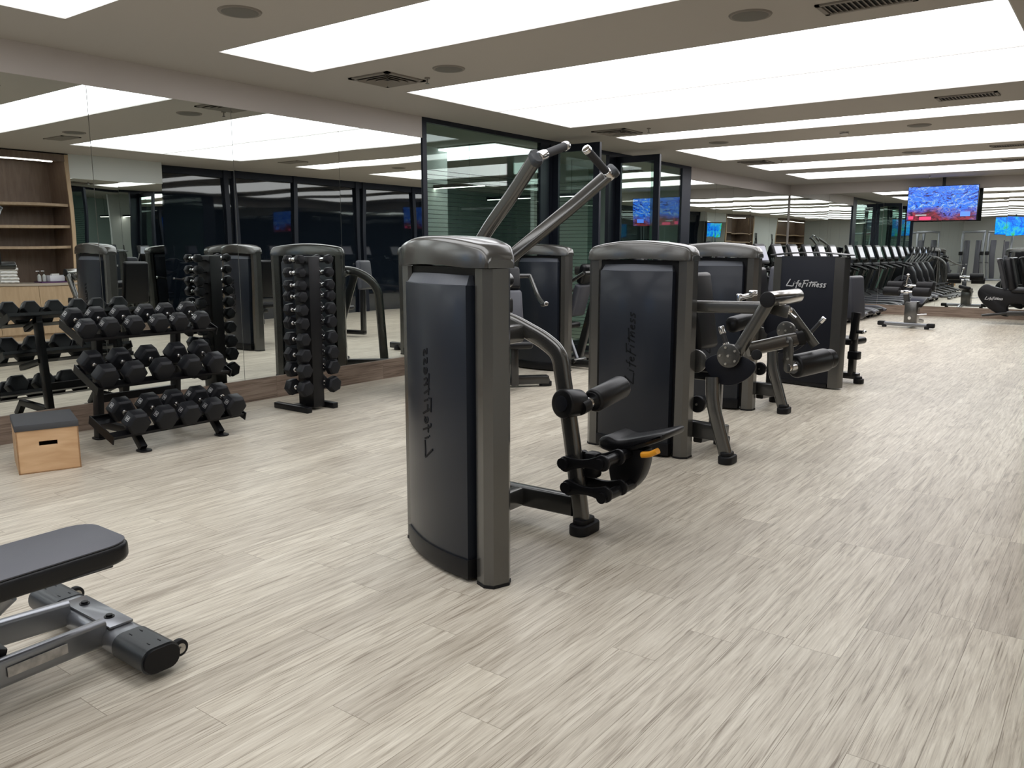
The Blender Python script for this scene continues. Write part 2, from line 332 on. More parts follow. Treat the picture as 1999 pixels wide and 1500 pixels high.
def rnd(pts, r=0.1, n=6):
    """round the corners of a polyline"""
    pts = [Vector(p) for p in pts]; out = [pts[0]]
    for i in range(1, len(pts)-1):
        a, p, c = pts[i-1], pts[i], pts[i+1]
        d0 = (a-p); d1 = (c-p); k = min(r, d0.length*0.48, d1.length*0.48)
        s0 = p+d0.normalized()*k; s1 = p+d1.normalized()*k
        for j in range(n+1):
            t = j/n; out.append(s0*(1-t)**2 + p*2*t*(1-t) + s1*t*t)
    out.append(pts[-1]); return out
def chaikin(pts, k=2):
    """soften a closed outline"""
    for _ in range(k):
        q = []
        for i in range(len(pts)):
            a, c = pts[i], pts[(i+1)%len(pts)]
            q += [tuple(a[j]*0.75+c[j]*0.25 for j in range(2)), tuple(a[j]*0.25+c[j]*0.75 for j in range(2))]
        pts = q
    return pts
def tag(o, label=None, cat=None, group=None, kind=None):
    if label: o['label'] = label
    if cat: o['category'] = cat
    if group: o['group'] = group
    if kind: o['kind'] = kind
    return o
def thing(name, label, cat, loc=(0,0,0), rz=0.0, group=None):
    o = bpy.data.objects.new(name, None); COL.objects.link(o); o.empty_display_size = 0.1
    o.location = loc; o.rotation_euler = (0,0,rz)
    ROOTM[o.name] = Matrix.Translation(loc) @ Matrix.Rotation(rz, 4, 'Z')
    return tag(o, label, cat, group)
def kids(o): return [c for c in COL.objects if c.parent is o]
def dup(root, loc, rz=None, label=None, group=None, scale=None):
    r = root.copy(); COL.objects.link(r); r.location = loc
    if rz is not None: r.rotation_euler = (0,0,rz)
    if scale: r.scale = scale
    if label: r['label'] = label
    if group: r['group'] = group
    def rec(src, dst):
        for ch in list(src.children):
            c = ch.copy(); COL.objects.link(c); c.parent = dst; rec(ch, c)
    rec(root, r); return r
def struct(name, b, m, parent=None, smooth=False):
    o = b.build(name, m, parent, smooth=smooth)
    if parent is None: o['kind'] = 'structure'
    return o
ORD = ['first','second','third','fourth','fifth','sixth','seventh','eighth','ninth','tenth','eleventh','twelfth','thirteenth']
# ------------------------------------------------------------------ the room
XL, XR, YN, YF, ZC = -6.86, 0.50, -6.0, 20.5, 3.04
ZM0, ZM1 = 0.22, 2.80
struct('floor', B().bx(-11.5, 3.0, YN-0.3, YF+0.3, -0.1, 0.0), 'floor')
# ceiling built as bands around the luminous panels
PAN = [(-3.6,-1.9),(-0.9,0.6),(1.4,2.87),(4.04,4.98),(6.16,7.65),(7.655,9.17),(10.33,11.03),(12.22,14.11),(15.23,16.51),(17.39,18.96)]
PX0, PX1 = -5.95, -0.77
cb = B(); cb.bx(-11.5, PX0, YN-0.3, YF+0.3, ZC, ZC+0.1); cb.bx(PX1, 3.0, YN-0.3, YF+0.3, ZC, ZC+0.1)
ys = [YN-0.3]
for a, c in PAN: ys += [a, c]
ys.append(YF+0.3)
for i in range(0, len(ys), 2):
    if ys[i+1]-ys[i] > 0.02: cb.bx(PX0, PX1, ys[i], ys[i+1], ZC, ZC+0.1)
struct('ceiling', cb, 'ceiling')
names = ['behind the camera, farthest back','behind the camera','cut off by the top left corner of the view','narrow one above the dumbbell racks','near half of the widest bay','far half of the widest bay','very narrow one just past the widest bay','second strip past the widest bay','second last strip towards the far mirror','last strip before the far mirror']
for i, (a, c) in enumerate(PAN):
    b = B().bx(PX0, PX1, a, c, ZC+0.012, ZC+0.03)
    o = b.build('light_panel', 'panel' if i < 6 else 'panel2', smooth=False)
    tag(o, 'white luminous ceiling panel, ' + names[i], 'ceiling light', 'luminous ceiling panels')
    t = B(); 
    for (x0,x1,y0,y1) in ((PX0,PX1,a,a+0.004),(PX0,PX1,c-0.004,c),(PX0,PX0+0.008,a,c),(PX1-0.008,PX1,a,c)): t.bx(x0,x1,y0,y1,ZC-0.001,ZC+0.012)
    t.build('edge_trim', 'trim', o, smooth=False)
    if i == 4: B().bx(PX0, PX1, c-0.002, c+0.007, ZC+0.002, ZC+0.012).build('seam_strip', 'grille', o, smooth=False)
# left wall: solid parts, plinth, fascia
lw = B(); lw.bx(XL-0.15, XL-0.02, YN, 7.36, 0, ZC+0.1); lw.bx(XL-0.15, XL-0.02, 14.80, YF, 0, ZC+0.1)
lw.bx(XL-0.02, XL+0.004, YN, 7.36, ZM1, ZC); lw.bx(XL-0.02, XL+0.004, 14.80, YF, ZM1, ZC)
struct('wall_left', lw, 'wall')
bl = B(); bl.bx(XL-0.02, XL+0.008, YN, 7.36, 0, ZM0); bl.bx(XL-0.02, XL+0.008, 14.80, YF, 0, ZM0)
struct('baseboard_left', bl, 'plinth')
fw = B(); fw.bx(XL-0.15, 3.0, YF+0.02, YF+0.15, 0, ZC+0.1); fw.bx(XL-0.02, XR+0.1, YF-0.004, YF+0.02, ZM1, ZC)
struct('wall_far', fw, 'wall')
struct('baseboard_far', B().bx(XL+0.008, XR, YF-0.008, YF+0.02, 0, ZM0), 'plinthx')
struct('wall_back', B().bx(-7.0, 3.0, YN-0.15, YN, 0, ZC+0.1), 'white')
# mirror panels
def mirror_panel(p, q, label, grp, axis='y', flip=0.0, tilt=0.0):
    r = bpy.data.objects.new('mirror_panel', None)
    g = 0.0025
    if axis == 'y':
        b = B().box((0,0,0), (0.012, q-p-2*g, ZM1-ZM0)); loc = (XL-0.012, (p+q)/2, (ZM0+ZM1)/2); rot = (0, tilt, flip)
    elif axis == 'x':
        b = B().box((0,0,0), (q-p-2*g, 0.012, ZM1-ZM0)); loc = ((p+q)/2, YF+0.012, (ZM0+ZM1)/2); rot = (tilt, 0, flip)
    else:
        b = B().box((0,0,0), (0.012, q-p-2*g, ZM1-ZM0-0.15)); loc = (XR+0.012, (p+q)/2, (ZM0+ZM1-0.15)/2-0.0); rot = (0, 0, flip)
    o = b.build('mirror_panel', 'mirror', smooth=False); o.location = loc; o.rotation_euler = rot
    return tag(o, label, 'mirror', grp)
yb = [-5.9, -4.49, -3.17, -1.85, -0.53, 0.79, 2.11, 3.432, 4.765, 6.07, 7.355]
nm = ['at the back of the room','behind the camera near the back wall','behind the camera, third from the back wall','behind the camera, fourth from the back wall','level with the camera','just left of the view','at the left edge, reflecting the brown shelves','behind the three-tier dumbbell rack','behind the vertical dumbbell tower','last before the glass partition, reflecting a chest press']
for i in range(10):
    mirror_panel(yb[i], yb[i+1], 'tall mirror panel on the left wall, ' + nm[i], 'mirror panels on the left wall', tilt=math.radians((0.07,0.05,0.08,0.06)[i%4]))
yc = [14.80, 16.04, 16.93, 17.9, 19.2, 20.49]
for i in range(5):
    mirror_panel(yc[i], yc[i+1], 'left wall mirror panel beyond the glass partition, %s from the partition' % ORD[i], 'mirror panels beyond the glass partition', flip=math.radians((0.1,-0.12,0.1,-0.08,0.05)[i]))
xf = [-6.84, -5.91, -4.68, -3.46, -2.2, -0.95, 0.3]
for i in range(6):
    mirror_panel(xf[i], xf[i+1], 'frameless mirror panel on the far wall, %s from the left corner' % ORD[i], 'mirror panels on the far wall', 'x', flip=math.radians((0.05,-0.05,0.0,0.04,0,0)[i]))
# glass partition of the inner room (left wall, y 7.36 to 14.8)
pr_ = thing('glass_partition', 'dark framed full-height glass partition in the left wall, lined film on its panes', 'glass partition', (XL, 7.36, 0))
fb = B(); fb.bx(XL-0.05, XL+0.01, 7.36, 14.80, 0, 0.085); fb.bx(XL-0.05, XL+0.01, 7.36, 14.80, 2.985, ZC)
fb.build('frame_rail', 'darkframe', pr_, world=True, smooth=False)
for (a, c) in ((7.36,7.43),(9.80,10.02),(10.05,10.16),(11.72,11.98),(14.42,14.80)):
    B().bx(XL-0.05, XL+0.012, a, c, 0.08, 2.99).build('frame_post', 'darkframe', pr_, world=True, smooth=False)
B().bx(XL-0.02, XL-0.01, 7.43, 9.80, 0.085, 2.985).build('glass_pane', 'filmglass', pr_, world=True, smooth=False)
B().bx(XL-0.02, XL-0.01, 13.2, 14.42, 0.085, 2.985).build('glass_pane', 'glass', pr_, world=True, smooth=False)
tag(B().bx(XL-0.02, XL-0.01, 11.98, 13.2, 0.085, 2.985).build('glass_pane', 'mirror', pr_, world=True, smooth=False), 'mirrored glass pane')
def leaf(name, y, lab):
    x0, x1 = XL+0.02, XL+0.80
    t = thing(name, lab, 'door', (x0, y, 0)); t['kind'] = 'structure'
    b = B(); b.bx(x0, x0+0.09, y-0.025, y+0.025, 0.01, 2.97); b.bx(x1-0.10, x1, y-0.025, y+0.025, 0.01, 2.97)
    b.bx(x0+0.09, x1-0.10, y-0.025, y+0.025, 0.01, 0.11); b.bx(x0+0.09, x1-0.10, y-0.025, y+0.025, 2.87, 2.97)
    b.build('door_frame', 'darkframe', t, world=True, smooth=False)
    B().bx(x0+0.09, x1-0.10, y-0.006, y+0.006, 0.11, 2.87).build('door_pane', 'filmglass' if y < 11 else 'glass', t, world=True, smooth=False)
    h = B(); h.cyl((x1-0.05, y-0.07, 0.85), (x1-0.05, y-0.07, 1.35), 0.011, n=12)
    for z in (0.95, 1.25): h.cyl((x1-0.05, y-0.07, z), (x1-0.05, y-0.02, z), 0.008, n=8)
    tag(h.build('door_handle', 'chrome', t, world=True), 'vertical chrome bar handle')
leaf('door_1', 10.13, 'dark framed glass door leaf standing open, nearer of the two')
leaf('door_2', 11.95, 'dark framed glass door leaf standing open, farther of the two')
# inner room behind the glass
ir = B(); ir.bx(-11.2, -11.05, 7.2, 15.0, 0, ZC); ir.bx(-11.1, XL-0.15, 7.20, 7.34, 0, ZC); ir.bx(-11.1, XL-0.15, 14.9, 15.05, 0, ZC)
struct('wall_inner_room', ir, 'room')
struct('trim_1', B().bx(-9.2, -8.7, 9.3, 9.9, 0, ZC), 'white')
struct('trim_2', B().bx(-8.6, -8.52, 12.0, 13.8, 0, ZC), 'white')
o = B().bx(-9.6, -7.6, 9.7, 10.9, ZC-0.05, ZC-0.02).build('light_panel', 'panel', smooth=False); tag(o, 'white ceiling light panel inside the glass room', 'ceiling light')
B().bx(-9.62, -7.58, 9.68, 10.92, ZC-0.02, ZC).build('edge_trim', 'trim', o, smooth=False)
struct('trim_3', B().bx(-8.2, -8.1, 7.9, 8.25, 0, ZC), 'darkframe')
struct('trim_4', B().bx(-9.0, -8.9, 13.9, 14.3, 0, ZC), 'darkframe')
for (yy, lab) in ((9.6,'thin linear pendant lamp inside the glass room, nearer'), (12.4,'thin linear pendant lamp inside the glass room, farther')):
    t = thing('pendant_lamp', lab, 'pendant lamp', (-8.9, yy, 2.4), group='pendant lamps in the glass room')
    B().bx(-9.9, -7.7, yy-0.03, yy+0.03, 2.42, 2.47).build('housing', 'darkframe', t, world=True, smooth=False)
    B().bx(-9.88, -7.72, yy-0.02, yy+0.02, 2.412, 2.42).build('diffuser', 'led', t, world=True, smooth=False)
    c = B(); 
    for xx in (-9.6, -8.0): c.cyl((xx, yy, 2.47), (xx, yy, ZC), 0.003, n=6)
    c.build('cord', 'black', t, world=True)
# right wall (seen only in the mirrors)
struct('wall_right', B().bx(1.16, 1.3, YN, YF, 0, ZC+0.1), 'white')
struct('wall_right_pier', B().bx(XR, 1.15, 0.21, 3.54, 0, ZC), 'white')
struct('wall_right_fascia', B().bx(XR, 1.15, 6.73, 8.35, ZM1-0.15, ZC), 'white')
struct('baseboard_right', B().bx(XR+0.02, 1.15, 6.73, 8.35, 0, ZM0), 'plinth')
mirror_panel(6.73, 7.54, 'frameless mirror panel on the right wall beside the brown shelves', 'mirror panels on the right wall', 'r')
mirror_panel(7.54, 8.34, 'frameless mirror panel on the right wall beside the dark glazing', 'mirror panels on the right wall', 'r')
gz = thing('window_1', 'black glass curtain wall with dark frames on the right wall, seen in the left mirror', 'glass wall', (0.95, 8.36, 0)); gz['kind'] = 'structure'
B().bx(0.94, 0.96, 8.36, YF, 0.0, ZC-0.1).build('dark_pane', 'blackgloss', gz, world=True, smooth=False)
B().bx(0.90, 1.0, 8.36, YF, ZC-0.14, ZC).build('frame_rail', 'darkframe', gz, world=True, smooth=False)
for yy in (8.38, 9.9, 10.1, 11.6, 13.4, 13.6, 15.3, 17.1, 18.9): B().bx(0.88, 0.95, yy, yy+0.1, 0, ZC).build('frame_post', 'darkframe', gz, world=True, smooth=False)
# joinery: shelves over a cabinet
def joinery(y0, y1, lab_c, lab_s, doors):
    c = thing('cabinet', lab_c, 'cabinet', (XR+0.3, (y0+y1)/2, 0), group='low oak cabinets')
    B().bx(XR+0.04, XR+0.62, y0, y1, 0, 0.08).build('plinth', 'oak', c, world=True, smooth=False)
    B().bx(XR+0.02, XR+0.62, y0, y1, 0.08, 0.89).build('body', 'oak', c, world=True, smooth=False)
    n = doors; w_ = (y1-y0)/n
    for k in range(n):
        B().bx(XR, XR+0.018, y0+k*w_+0.003, y0+(k+1)*w_-0.003, 0.10, 0.885, 0.002).build('door', 'oak', c, world=True, smooth=False)
    B().bx(XR-0.02, XR+0.62, y0, y1, 0.89, 0.93, 0.004).build('countertop', 'counter', c, world=True, smooth=False)
    s = thing('shelf_unit', lab_s, 'shelf', (XR+0.3, (y0+y1)/2, 0.93), group='brown shelf units')
    f = B(); f.bx(XR+0.60, XR+0.64, y0, y1, 0.93, ZC-0.02); f.build('back_panel', 'walnut', s, world=True, smooth=False)
    for (a, d) in ((y0,y0+0.06),(y1-0.06,y1)):
        sd = B().bx(XR, XR+0.60, a, d, 0.93, ZC-0.02).build('side_panel', 'walnut', s, world=True, smooth=False)
        tag(B().bx(XR-0.02, XR, a, d, 0.93, ZC-0.02).build('edge_strip', 'oak', sd, world=True, smooth=False), 'light oak front edge')
    B().bx(XR-0.02, XR+0.60, y0+0.06, y1-0.06, ZC-0.13, ZC-0.02).build('top_panel', 'walnut', s, world=True, smooth=False)
    for z in (1.485, 1.81, 2.16): B().bx(XR+0.04, XR+0.60, y0+0.06, y1-0.06, z, z+0.045, 0.003).build('shelf_board', 'shelf', s, world=True, smooth=False)
    B().bx(XR+0.10, XR+0.13, y0+0.2, y1-0.2, ZC-0.145, ZC-0.13).build('led_strip', 'led', s, world=True, smooth=False)
joinery(3.55, 6.72, 'light oak cabinet with pale counter on the right wall, seen in the left mirror', 'open brown wooden shelf unit on the right wall, seen in the left mirror', 5)
joinery(-4.4, 0.2, 'light oak cabinet behind the camera on the right wall', 'open brown shelf unit behind the camera on the right wall', 6)
# white wall signs between the shelf units: two black angular emblems beside a notice board
for yy, lab in ((3.15,'black angular wall emblem nearest the brown shelves'), (0.75,'black angular wall emblem farther from the brown shelves')):
    b = B(); 
    for (a0,a1) in (((-0.16,-0.25),(-0.02,0.25)),((-0.02,-0.22),(0.16,0.26)),((-0.02,0.02),(0.17,-0.25)),((-0.14,-0.25),(0.17,-0.25))):
        b.sweep([(XR-0.012, yy+a0[0], 1.95+a0[1]), (XR-0.012, yy+a1[0], 1.95+a1[1])], rrect(0.02,0.055,0.004,2), ref=(1,0,0))
    tag(b.build('wall_emblem', 'black'), lab, 'wall sign', 'black emblems on the white wall')
# towels, tray, bottles, box on the counter
def towel(x, y, z, k):
    b = B(); n = 10; prof = [(-0.17,0),(0.17,0),(0.185,0.01),(0.19,0.025),(0.185,0.04),(0.165,0.046),(-0.165,0.046),(-0.185,0.035),(-0.19,0.02)]
    b.sweep([(x, y-0.13+0.26*i/n, z+0.004*math.sin(i*1.7+k)) for i in range(n+1)], [(a+0.006*math.sin(k*3), -c) for a, c in prof], ref=(1,0,0))
    return b.build('folded_towel', 'towel', angle=60)
for st, (y, n) in enumerate(((5.70,6),(5.32,6),(4.95,5))):
    for k in range(n):
        tag(towel(XR+0.27, y+0.01*math.sin(k*2.1), 0.932+k*0.052, k), 'white folded towel, %s from the bottom of the stack %s' % (ORD[k], ['nearest to the bottles','in the middle','farthest from the bottles'][st]), 'towel', 'white towels stacked on the counter')
tag(B().bx(XR+0.12, XR+0.42, 6.20, 6.62, 0.93, 0.95, 0.004).build('tray', 'purple'), 'flat purple tray under a white box on the counter', 'tray')
bb = thing('paper_box', 'white tissue box on the purple tray', 'box', (XR+0.27, 6.48, 0.95)); B().bx(XR+0.18, XR+0.36, 6.36, 6.60, 0.951, 1.05, 0.01).build('carton', 'paper', bb, world=True)
B().sweep([(XR+0.27,6.42,1.06),(XR+0.27,6.54,1.06)], rrect(0.05,0.03,0.01,2), ref=(1,0,0)).build('tissue', 'towel', bb, world=True)
for k, y in enumerate((6.24, 6.32)):
    t = thing('pump_bottle', 'clear pump bottle with chrome head, %s the white box' % ('farther from' if k == 0 else 'nearer to'), 'bottle', (XR+0.30, y, 0.952), group='pump bottles on the tray')
    B().lathe([(0.001,0),(0.028,0),(0.03,0.01),(0.03,0.09),(0.012,0.11),(0.012,0.12)], n=20).build('bottle_body', 'white', t)
    B().cyl((0,0,0.12),(0,0,0.165),0.006,n=10).box((0,-0.02,0.17),(0.014,0.06,0.012),0.003).build('pump_head', 'chrome', t)

# ------------------------------------------------------------------ ceiling fittings
def diffuser(x, y, s, lab):
    t = thing('air_diffuser', lab, 'air vent', (x, y, ZC), group='square ceiling air diffusers')
    f = B()
    for (x0,x1,y0,y1) in ((-s,s,-s,-s+0.045),(-s,s,s-0.045,s),(-s,-s+0.045,-s,s),(s-0.045,s,-s,s)): f.bx(x0,x1,y0,y1,-0.014,0)
    f.build('frame', 'grille', t, smooth=False)
    B().bx(-s+0.04, s-0.04, -s+0.04, s-0.04, -0.002, 0.0).build('slot', 'grille_d', t, smooth=False)
    c = B(); a = s-0.05
    for k in range(3):
        q = a-0.055*k-0.02
        for sx in (-1, 1):
            c.box((sx*q, 0, -0.012), (0.045, 2*q, 0.004), rot=Matrix.Rotation(sx*0.6,4,'Y')); c.box((0, sx*q, -0.012), (2*q, 0.045, 0.004), rot=Matrix.Rotation(-sx*0.6,4,'X'))
    c.build('louvre', 'grille', t, smooth=False)
diffuser(-5.63, 5.59, 0.25, 'square taupe air diffuser above the vertical dumbbell tower')
diffuser(-5.64, 9.84, 0.25, 'square taupe air diffuser above the open glass doors')
diffuser(-5.55, 14.67, 0.25, 'square taupe air diffuser farthest along the left ceiling margin')
diffuser(-5.63, 1.0, 0.25, 'square taupe air diffuser left behind the view')
def slot(x, y, lab):
    t = thing('slot_grille', lab, 'air vent', (x, y, ZC), group='rectangular slotted ceiling grilles')
    f = B()
    for (x0,x1,y0,y1) in ((-0.28,0.28,-0.13,-0.10),(-0.28,0.28,0.10,0.13),(-0.28,-0.25,-0.13,0.13),(0.25,0.28,-0.13,0.13)): f.bx(x0,x1,y0,y1,-0.012,0)
    f.build('frame', 'grille', t, smooth=False)
    B().bx(-0.25, 0.25, -0.10, 0.10, -0.002, 0).build('slot', 'grille_d', t, smooth=False)
    c = B()
    for k in range(15): c.box((-0.235+k*0.0335, 0, -0.008), (0.018, 0.20, 0.003), rot=Matrix.Rotation(0.5,4,'Y'))
    c.build('louvre', 'grille', t, smooth=False)
for x, y, l in ((-1.5,5.72,'cut by the top edge'),(-1.5,9.72,'past the widest glowing bay'),(-1.6,14.62,'second farthest'),(-1.7,16.95,'farthest')): slot(x, y, 'rectangular slotted ceiling grille on the right, ' + l)
def spk(x, y, lab):
    t = thing('ceiling_speaker', lab, 'speaker', (x, y, ZC), group='round ceiling speakers')
    B().lathe([(0.001,-0.014),(0.105,-0.014),(0.118,-0.010),(0.12,0)]).build('grille_cloth', 'speaker', t)
    B().lathe([(0.118,-0.009),(0.135,-0.010),(0.142,0),(0.118,0)]).build('rim', 'grille', t)
for x, y, l in ((-4.84,3.47,'upper left of the view'),(-4.88,5.59,'above the near machine'),(-2.19,5.56,'upper right, between two glowing bays'),(-5.0,11.7,'left of the narrow strips'),(-2.3,11.6,'among the narrow strips on the right'),(-5.0,9.2,'left end of the widest bay') ,(-3.0,14.7,'second last gap'),(-4.8,-1.2,'behind the camera')):
    if l.startswith('left end'): continue
    spk(x, y, 'round taupe ceiling speaker, ' + l)
def sprk(x, y, lab):
    t = thing('sprinkler', lab, 'sprinkler', (x, y, ZC), group='ceiling sprinklers')
    B().cyl((0,0,0),(0,0,-0.012),0.025,n=16).build('escutcheon','grille',t)
    B().cyl((0,0,-0.012),(0,0,-0.05),0.007,n=10).cyl((0,0,-0.05),(0,0,-0.054),0.018,n=14).build('sprinkler_head','steel',t)
for x, y, l in ((-5.29,5.76,'next to the diffuser above the dumbbell tower'),(-5.15,9.8,'next to the diffuser by the glass doors'),(-5.1,14.7,'beside the farthest square diffuser'),(-3.6,19.6,'near the television pole')): sprk(x, y, 'small pendent sprinkler, ' + l)
t = thing('smoke_detector', 'round white smoke detector between the narrow light strips', 'smoke detector', (-3.22, 11.65, ZC))
B().lathe([(0.001,-0.045),(0.04,-0.045),(0.055,-0.03),(0.06,0)]).build('housing','trim',t)
B().lathe([(0.056,-0.026),(0.0575,-0.024),(0.0585,-0.020)]).build('vent_ring','grille_d',t)
# ------------------------------------------------------------------ machine towers
# brush lettering, drawn as strokes in a unit cell (x along the word, y up)
GL = {
 'L': (0.95, [[(0.62,1.25),(0.30,0.6),(0.02,0.02),(0.35,0.10),(0.95,0.02)]]),
 'i': (0.36, [[(0.22,0.62),(0.08,0.02)],[(0.30,0.80),(0.31,0.84)]]),
 'f': (0.45, [[(0.62,1.05),(0.45,1.0),(0.15,-0.25)],[(0.10,0.58),(0.52,0.62)]]),
 'e': (0.50, [[(0.10,0.30),(0.42,0.40),(0.38,0.60),(0.18,0.52),(0.08,0.20),(0.20,0.02),(0.42,0.12)]]),
 'F': (0.62, [[(0.42,1.05),(0.05,-0.20)],[(0.25,1.05),(0.98,1.12)],[(0.22,0.55),(0.60,0.58)]]),
 't': (0.48, [[(0.42,0.95),(0.12,0.02)],[(0.10,0.72),(1.20,0.86)]]),
 'n': (0.55, [[(0.16,0.60),(0.04,0.02)],[(0.08,0.25),(0.38,0.60),(0.46,0.48),(0.34,0.02)]]),
 's': (0.46, [[(0.46,0.60),(0.18,0.58),(0.16,0.40),(0.36,0.24),(0.26,0.04),(0.02,0.04)]]),
}
def lettering(bld, word, origin, along, up, h, length, depth=0.004, wt=0.13, normal=None):
    """real raised letters; along/up are world or local directions"""
    along, up = Vector(along), Vector(up)
    nrm = Vector(normal).normalized()
    tot = sum(GL[c][0] for c in word); k = length/tot; x = 0
    for c in word:
        wd, strokes = GL[c]
        for st in strokes:
            pts = [Vector(origin) + along*((x+p[0])*k) + up*(p[1]*h) for p in st]
            if len(pts) > 2: pts = rnd(pts, h*0.25, 3)
            t = wt*h
            bld.sweep(pts, [(depth/2,-t/2),(depth/2,t/2),(-depth/2,t/2),(-depth/2,-t/2)], ref=nrm)
        x += wd
def side_arc(s, lo, hi, half): return lo + (hi-lo)*max(0, 1-(s/half)**2)
def tower(t, word=True, mirrored=False, faces=(-1,1), stack=True):
    """twin-column weight stack tower, wide side along local x"""
    for sx in (-1, 1):
        c = B(); o = [(0.31,-0.055),(0.325,-0.07),(0.385,-0.07),(0.42,-0.04),(0.42,0.04),(0.385,0.07),(0.325,0.07),(0.31,0.055)]
        o = [(sx*a, b) for a, b in o]
        c.prism(o, 1.405, (0,0,0.715), (1,0,0), (0,1,0)); c.build('column', 'frame', t)
        f = B(); f.prism([(a*1.006, b*1.04) for a, b in o], 0.014, (0,0,0.007), (1,0,0), (0,1,0)); f.build('foot_pad', 'rubber', t)
    # arched cap, bulging out over both shrouds
    b = bmesh.new(); rings = []
    ss = [0.4225*math.sin(PI/2*(-1+2*i/40)) for i in range(41)]; ns = 40
    for i in range(ns+1):
        s = ss[i]; q = abs(s)/0.4225
        top = 1.558 - 0.050*(abs(s)/0.42)**2; rr = 0.055
        if abs(s) > 0.42-rr: dx = min(rr, abs(s)-(0.42-rr)); top -= rr - math.sqrt(max(0, rr*rr-dx*dx))
        bot = 1.42 + 0.012*max(0, 1-(s/0.30)**2)
        hw = 0.074 + 0.062*max(0, 1-(s/0.40)**2)**0.8 - (0.012 if q > 0.985 else 0)
        r = min(0.022, (top-bot)*0.45)
        ring = [(-hw, bot), (hw, bot), (hw, top-r), (hw-r*0.3, top-r*0.3), (hw-r, top), (0, top+0.004), (-hw+r, top), (-hw+r*0.3, top-r*0.3), (-hw, top-r)]
        rings.append([b.verts.new((s, yy, zz)) for yy, zz in ring])
    m = 9
    for i in range(ns):
        for j in range(m): b.faces.new((rings[i][j], rings[i][(j+1)%m], rings[i+1][(j+1)%m], rings[i+1][j]))
    b.faces.new(rings[0][::-1]); b.faces.new(rings[-1]); bmesh.ops.recalc_face_normals(b, faces=b.faces)
    c = B(); c._add(b); c.build('top_cap', 'frame', t, angle=50)
    # dark core between the columns
    B().bx(-0.31, 0.31, -0.05, 0.05, 0.03, 1.42).build('inner_panel', 'black', t, smooth=False)
    for sg in faces:
        n = 20; H = 0.292
        arc = [(-H + 2*H*i/n, sg*side_arc(-H+2*H*i/n, 0.098, 0.142, H)) for i in range(n+1)]
        out = arc + [(H, sg*0.05), (-H, sg*0.05)]
        if sg < 0: out = out[::-1]
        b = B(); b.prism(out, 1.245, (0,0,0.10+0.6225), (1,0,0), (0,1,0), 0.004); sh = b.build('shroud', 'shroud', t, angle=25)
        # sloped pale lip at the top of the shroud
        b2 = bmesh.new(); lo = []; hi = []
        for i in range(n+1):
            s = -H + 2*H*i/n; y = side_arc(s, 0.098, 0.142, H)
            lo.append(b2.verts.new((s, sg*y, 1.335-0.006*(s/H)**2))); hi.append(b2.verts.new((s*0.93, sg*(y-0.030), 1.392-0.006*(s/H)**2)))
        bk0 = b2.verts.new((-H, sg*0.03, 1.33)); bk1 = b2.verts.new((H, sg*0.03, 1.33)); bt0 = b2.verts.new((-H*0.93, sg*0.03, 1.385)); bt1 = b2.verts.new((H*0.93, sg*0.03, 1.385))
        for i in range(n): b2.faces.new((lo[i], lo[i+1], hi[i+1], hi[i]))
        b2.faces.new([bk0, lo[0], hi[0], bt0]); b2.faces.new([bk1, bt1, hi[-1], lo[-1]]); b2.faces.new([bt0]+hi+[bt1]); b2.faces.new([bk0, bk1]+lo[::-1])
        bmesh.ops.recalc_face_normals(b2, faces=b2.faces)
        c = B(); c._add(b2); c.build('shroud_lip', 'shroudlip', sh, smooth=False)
        b = B(); o = [(a*1.03, yy+sg*0.006) for a, yy in arc] + [(0.30, sg*0.045), (-0.30, sg*0.045)]
        if sg < 0: o = o[::-1]
        b.prism(o, 0.09, (0,0,0.062), (1,0,0), (0,1,0), 0.003); b.build('base_skirt', 'black', t, angle=25)
        if word:
            l = B(); sgn = (1 if mirrored else -1)*1.0
            # word climbs the shroud
            ups = (sgn, 0, 0) if sg < 0 else (-sgn, 0, 0)
            lettering(l, 'LifeFitness', (0.03*(-sgn if sg < 0 else sgn), sg*0.1415, 0.52), (0,0,1), ups, 0.062, 0.53, 0.005, 0.15, normal=(0,1,0))
            l.build('lettering', 'logo_d', sh, smooth=False)
TUBE = rrect(0.060, 0.112, 0.028, 4)
def foot(b, c, lx=0.06, ly=0.10, rot=None):
    """black stadium foot"""
    prof = rrect(2*lx, 2*ly, lx*0.9, 6)
    b.prism(prof, 0.055, (c[0], c[1], 0.0275), (1,0,0), (0,1,0), 0.008)
    b.prism([(a*0.72, d*0.72) for a, d in prof], 0.03, (c[0]-0.005, c[1], 0.065), (1,0,0), (0,1,0), 0.006)

# --- near machine: seated pulldown -------------------------------------------------
A = thing('pulldown_machine', 'nearest grey pulldown machine with two raised arms and a black saddle seat', 'gym machine', (-2.512, 2.885, 0), math.radians(-20))
tower(A, mirrored=True)
yp = 3.58
b = B(); b.sweep(rnd([(-3.10,yp,1.16),(-2.72,yp,1.119),(-2.473,yp,1.019),(-2.372,yp,0.955),(-2.345,yp,0.80),(-2.294,yp,0.538),(-2.222,yp,0.07)], 0.13), rrect(0.062,0.094,0.028,4), ref=(0,1,0))
b.build('bent_post', 'frame', A, world=True)
b = B(); b.sweep([(-3.12,yp,0.128),(-2.27,yp,0.138)], rrect(0.060,0.115,0.014,3), ref=(0,1,0)); b.build('base_tube', 'frame_d', A, world=True)
b = B(); b.bx(-3.17,-3.06,3.53,3.63,0.02,1.22,0.02); b.bx(-2.66,-2.58,2.95,3.56,0.08,0.19,0.02); b.bx(-2.66,-2.58,2.95,3.56,1.0,1.1,0.02); b.bx(-3.17,-3.06,3.6,4.1,1.1,1.2,0.02); b.build('rear_frame', 'frame', A, world=True)
b = B(); foot(b, (-2.205,3.585), 0.055, 0.10); b.build('foot', 'rubber', A, world=True)
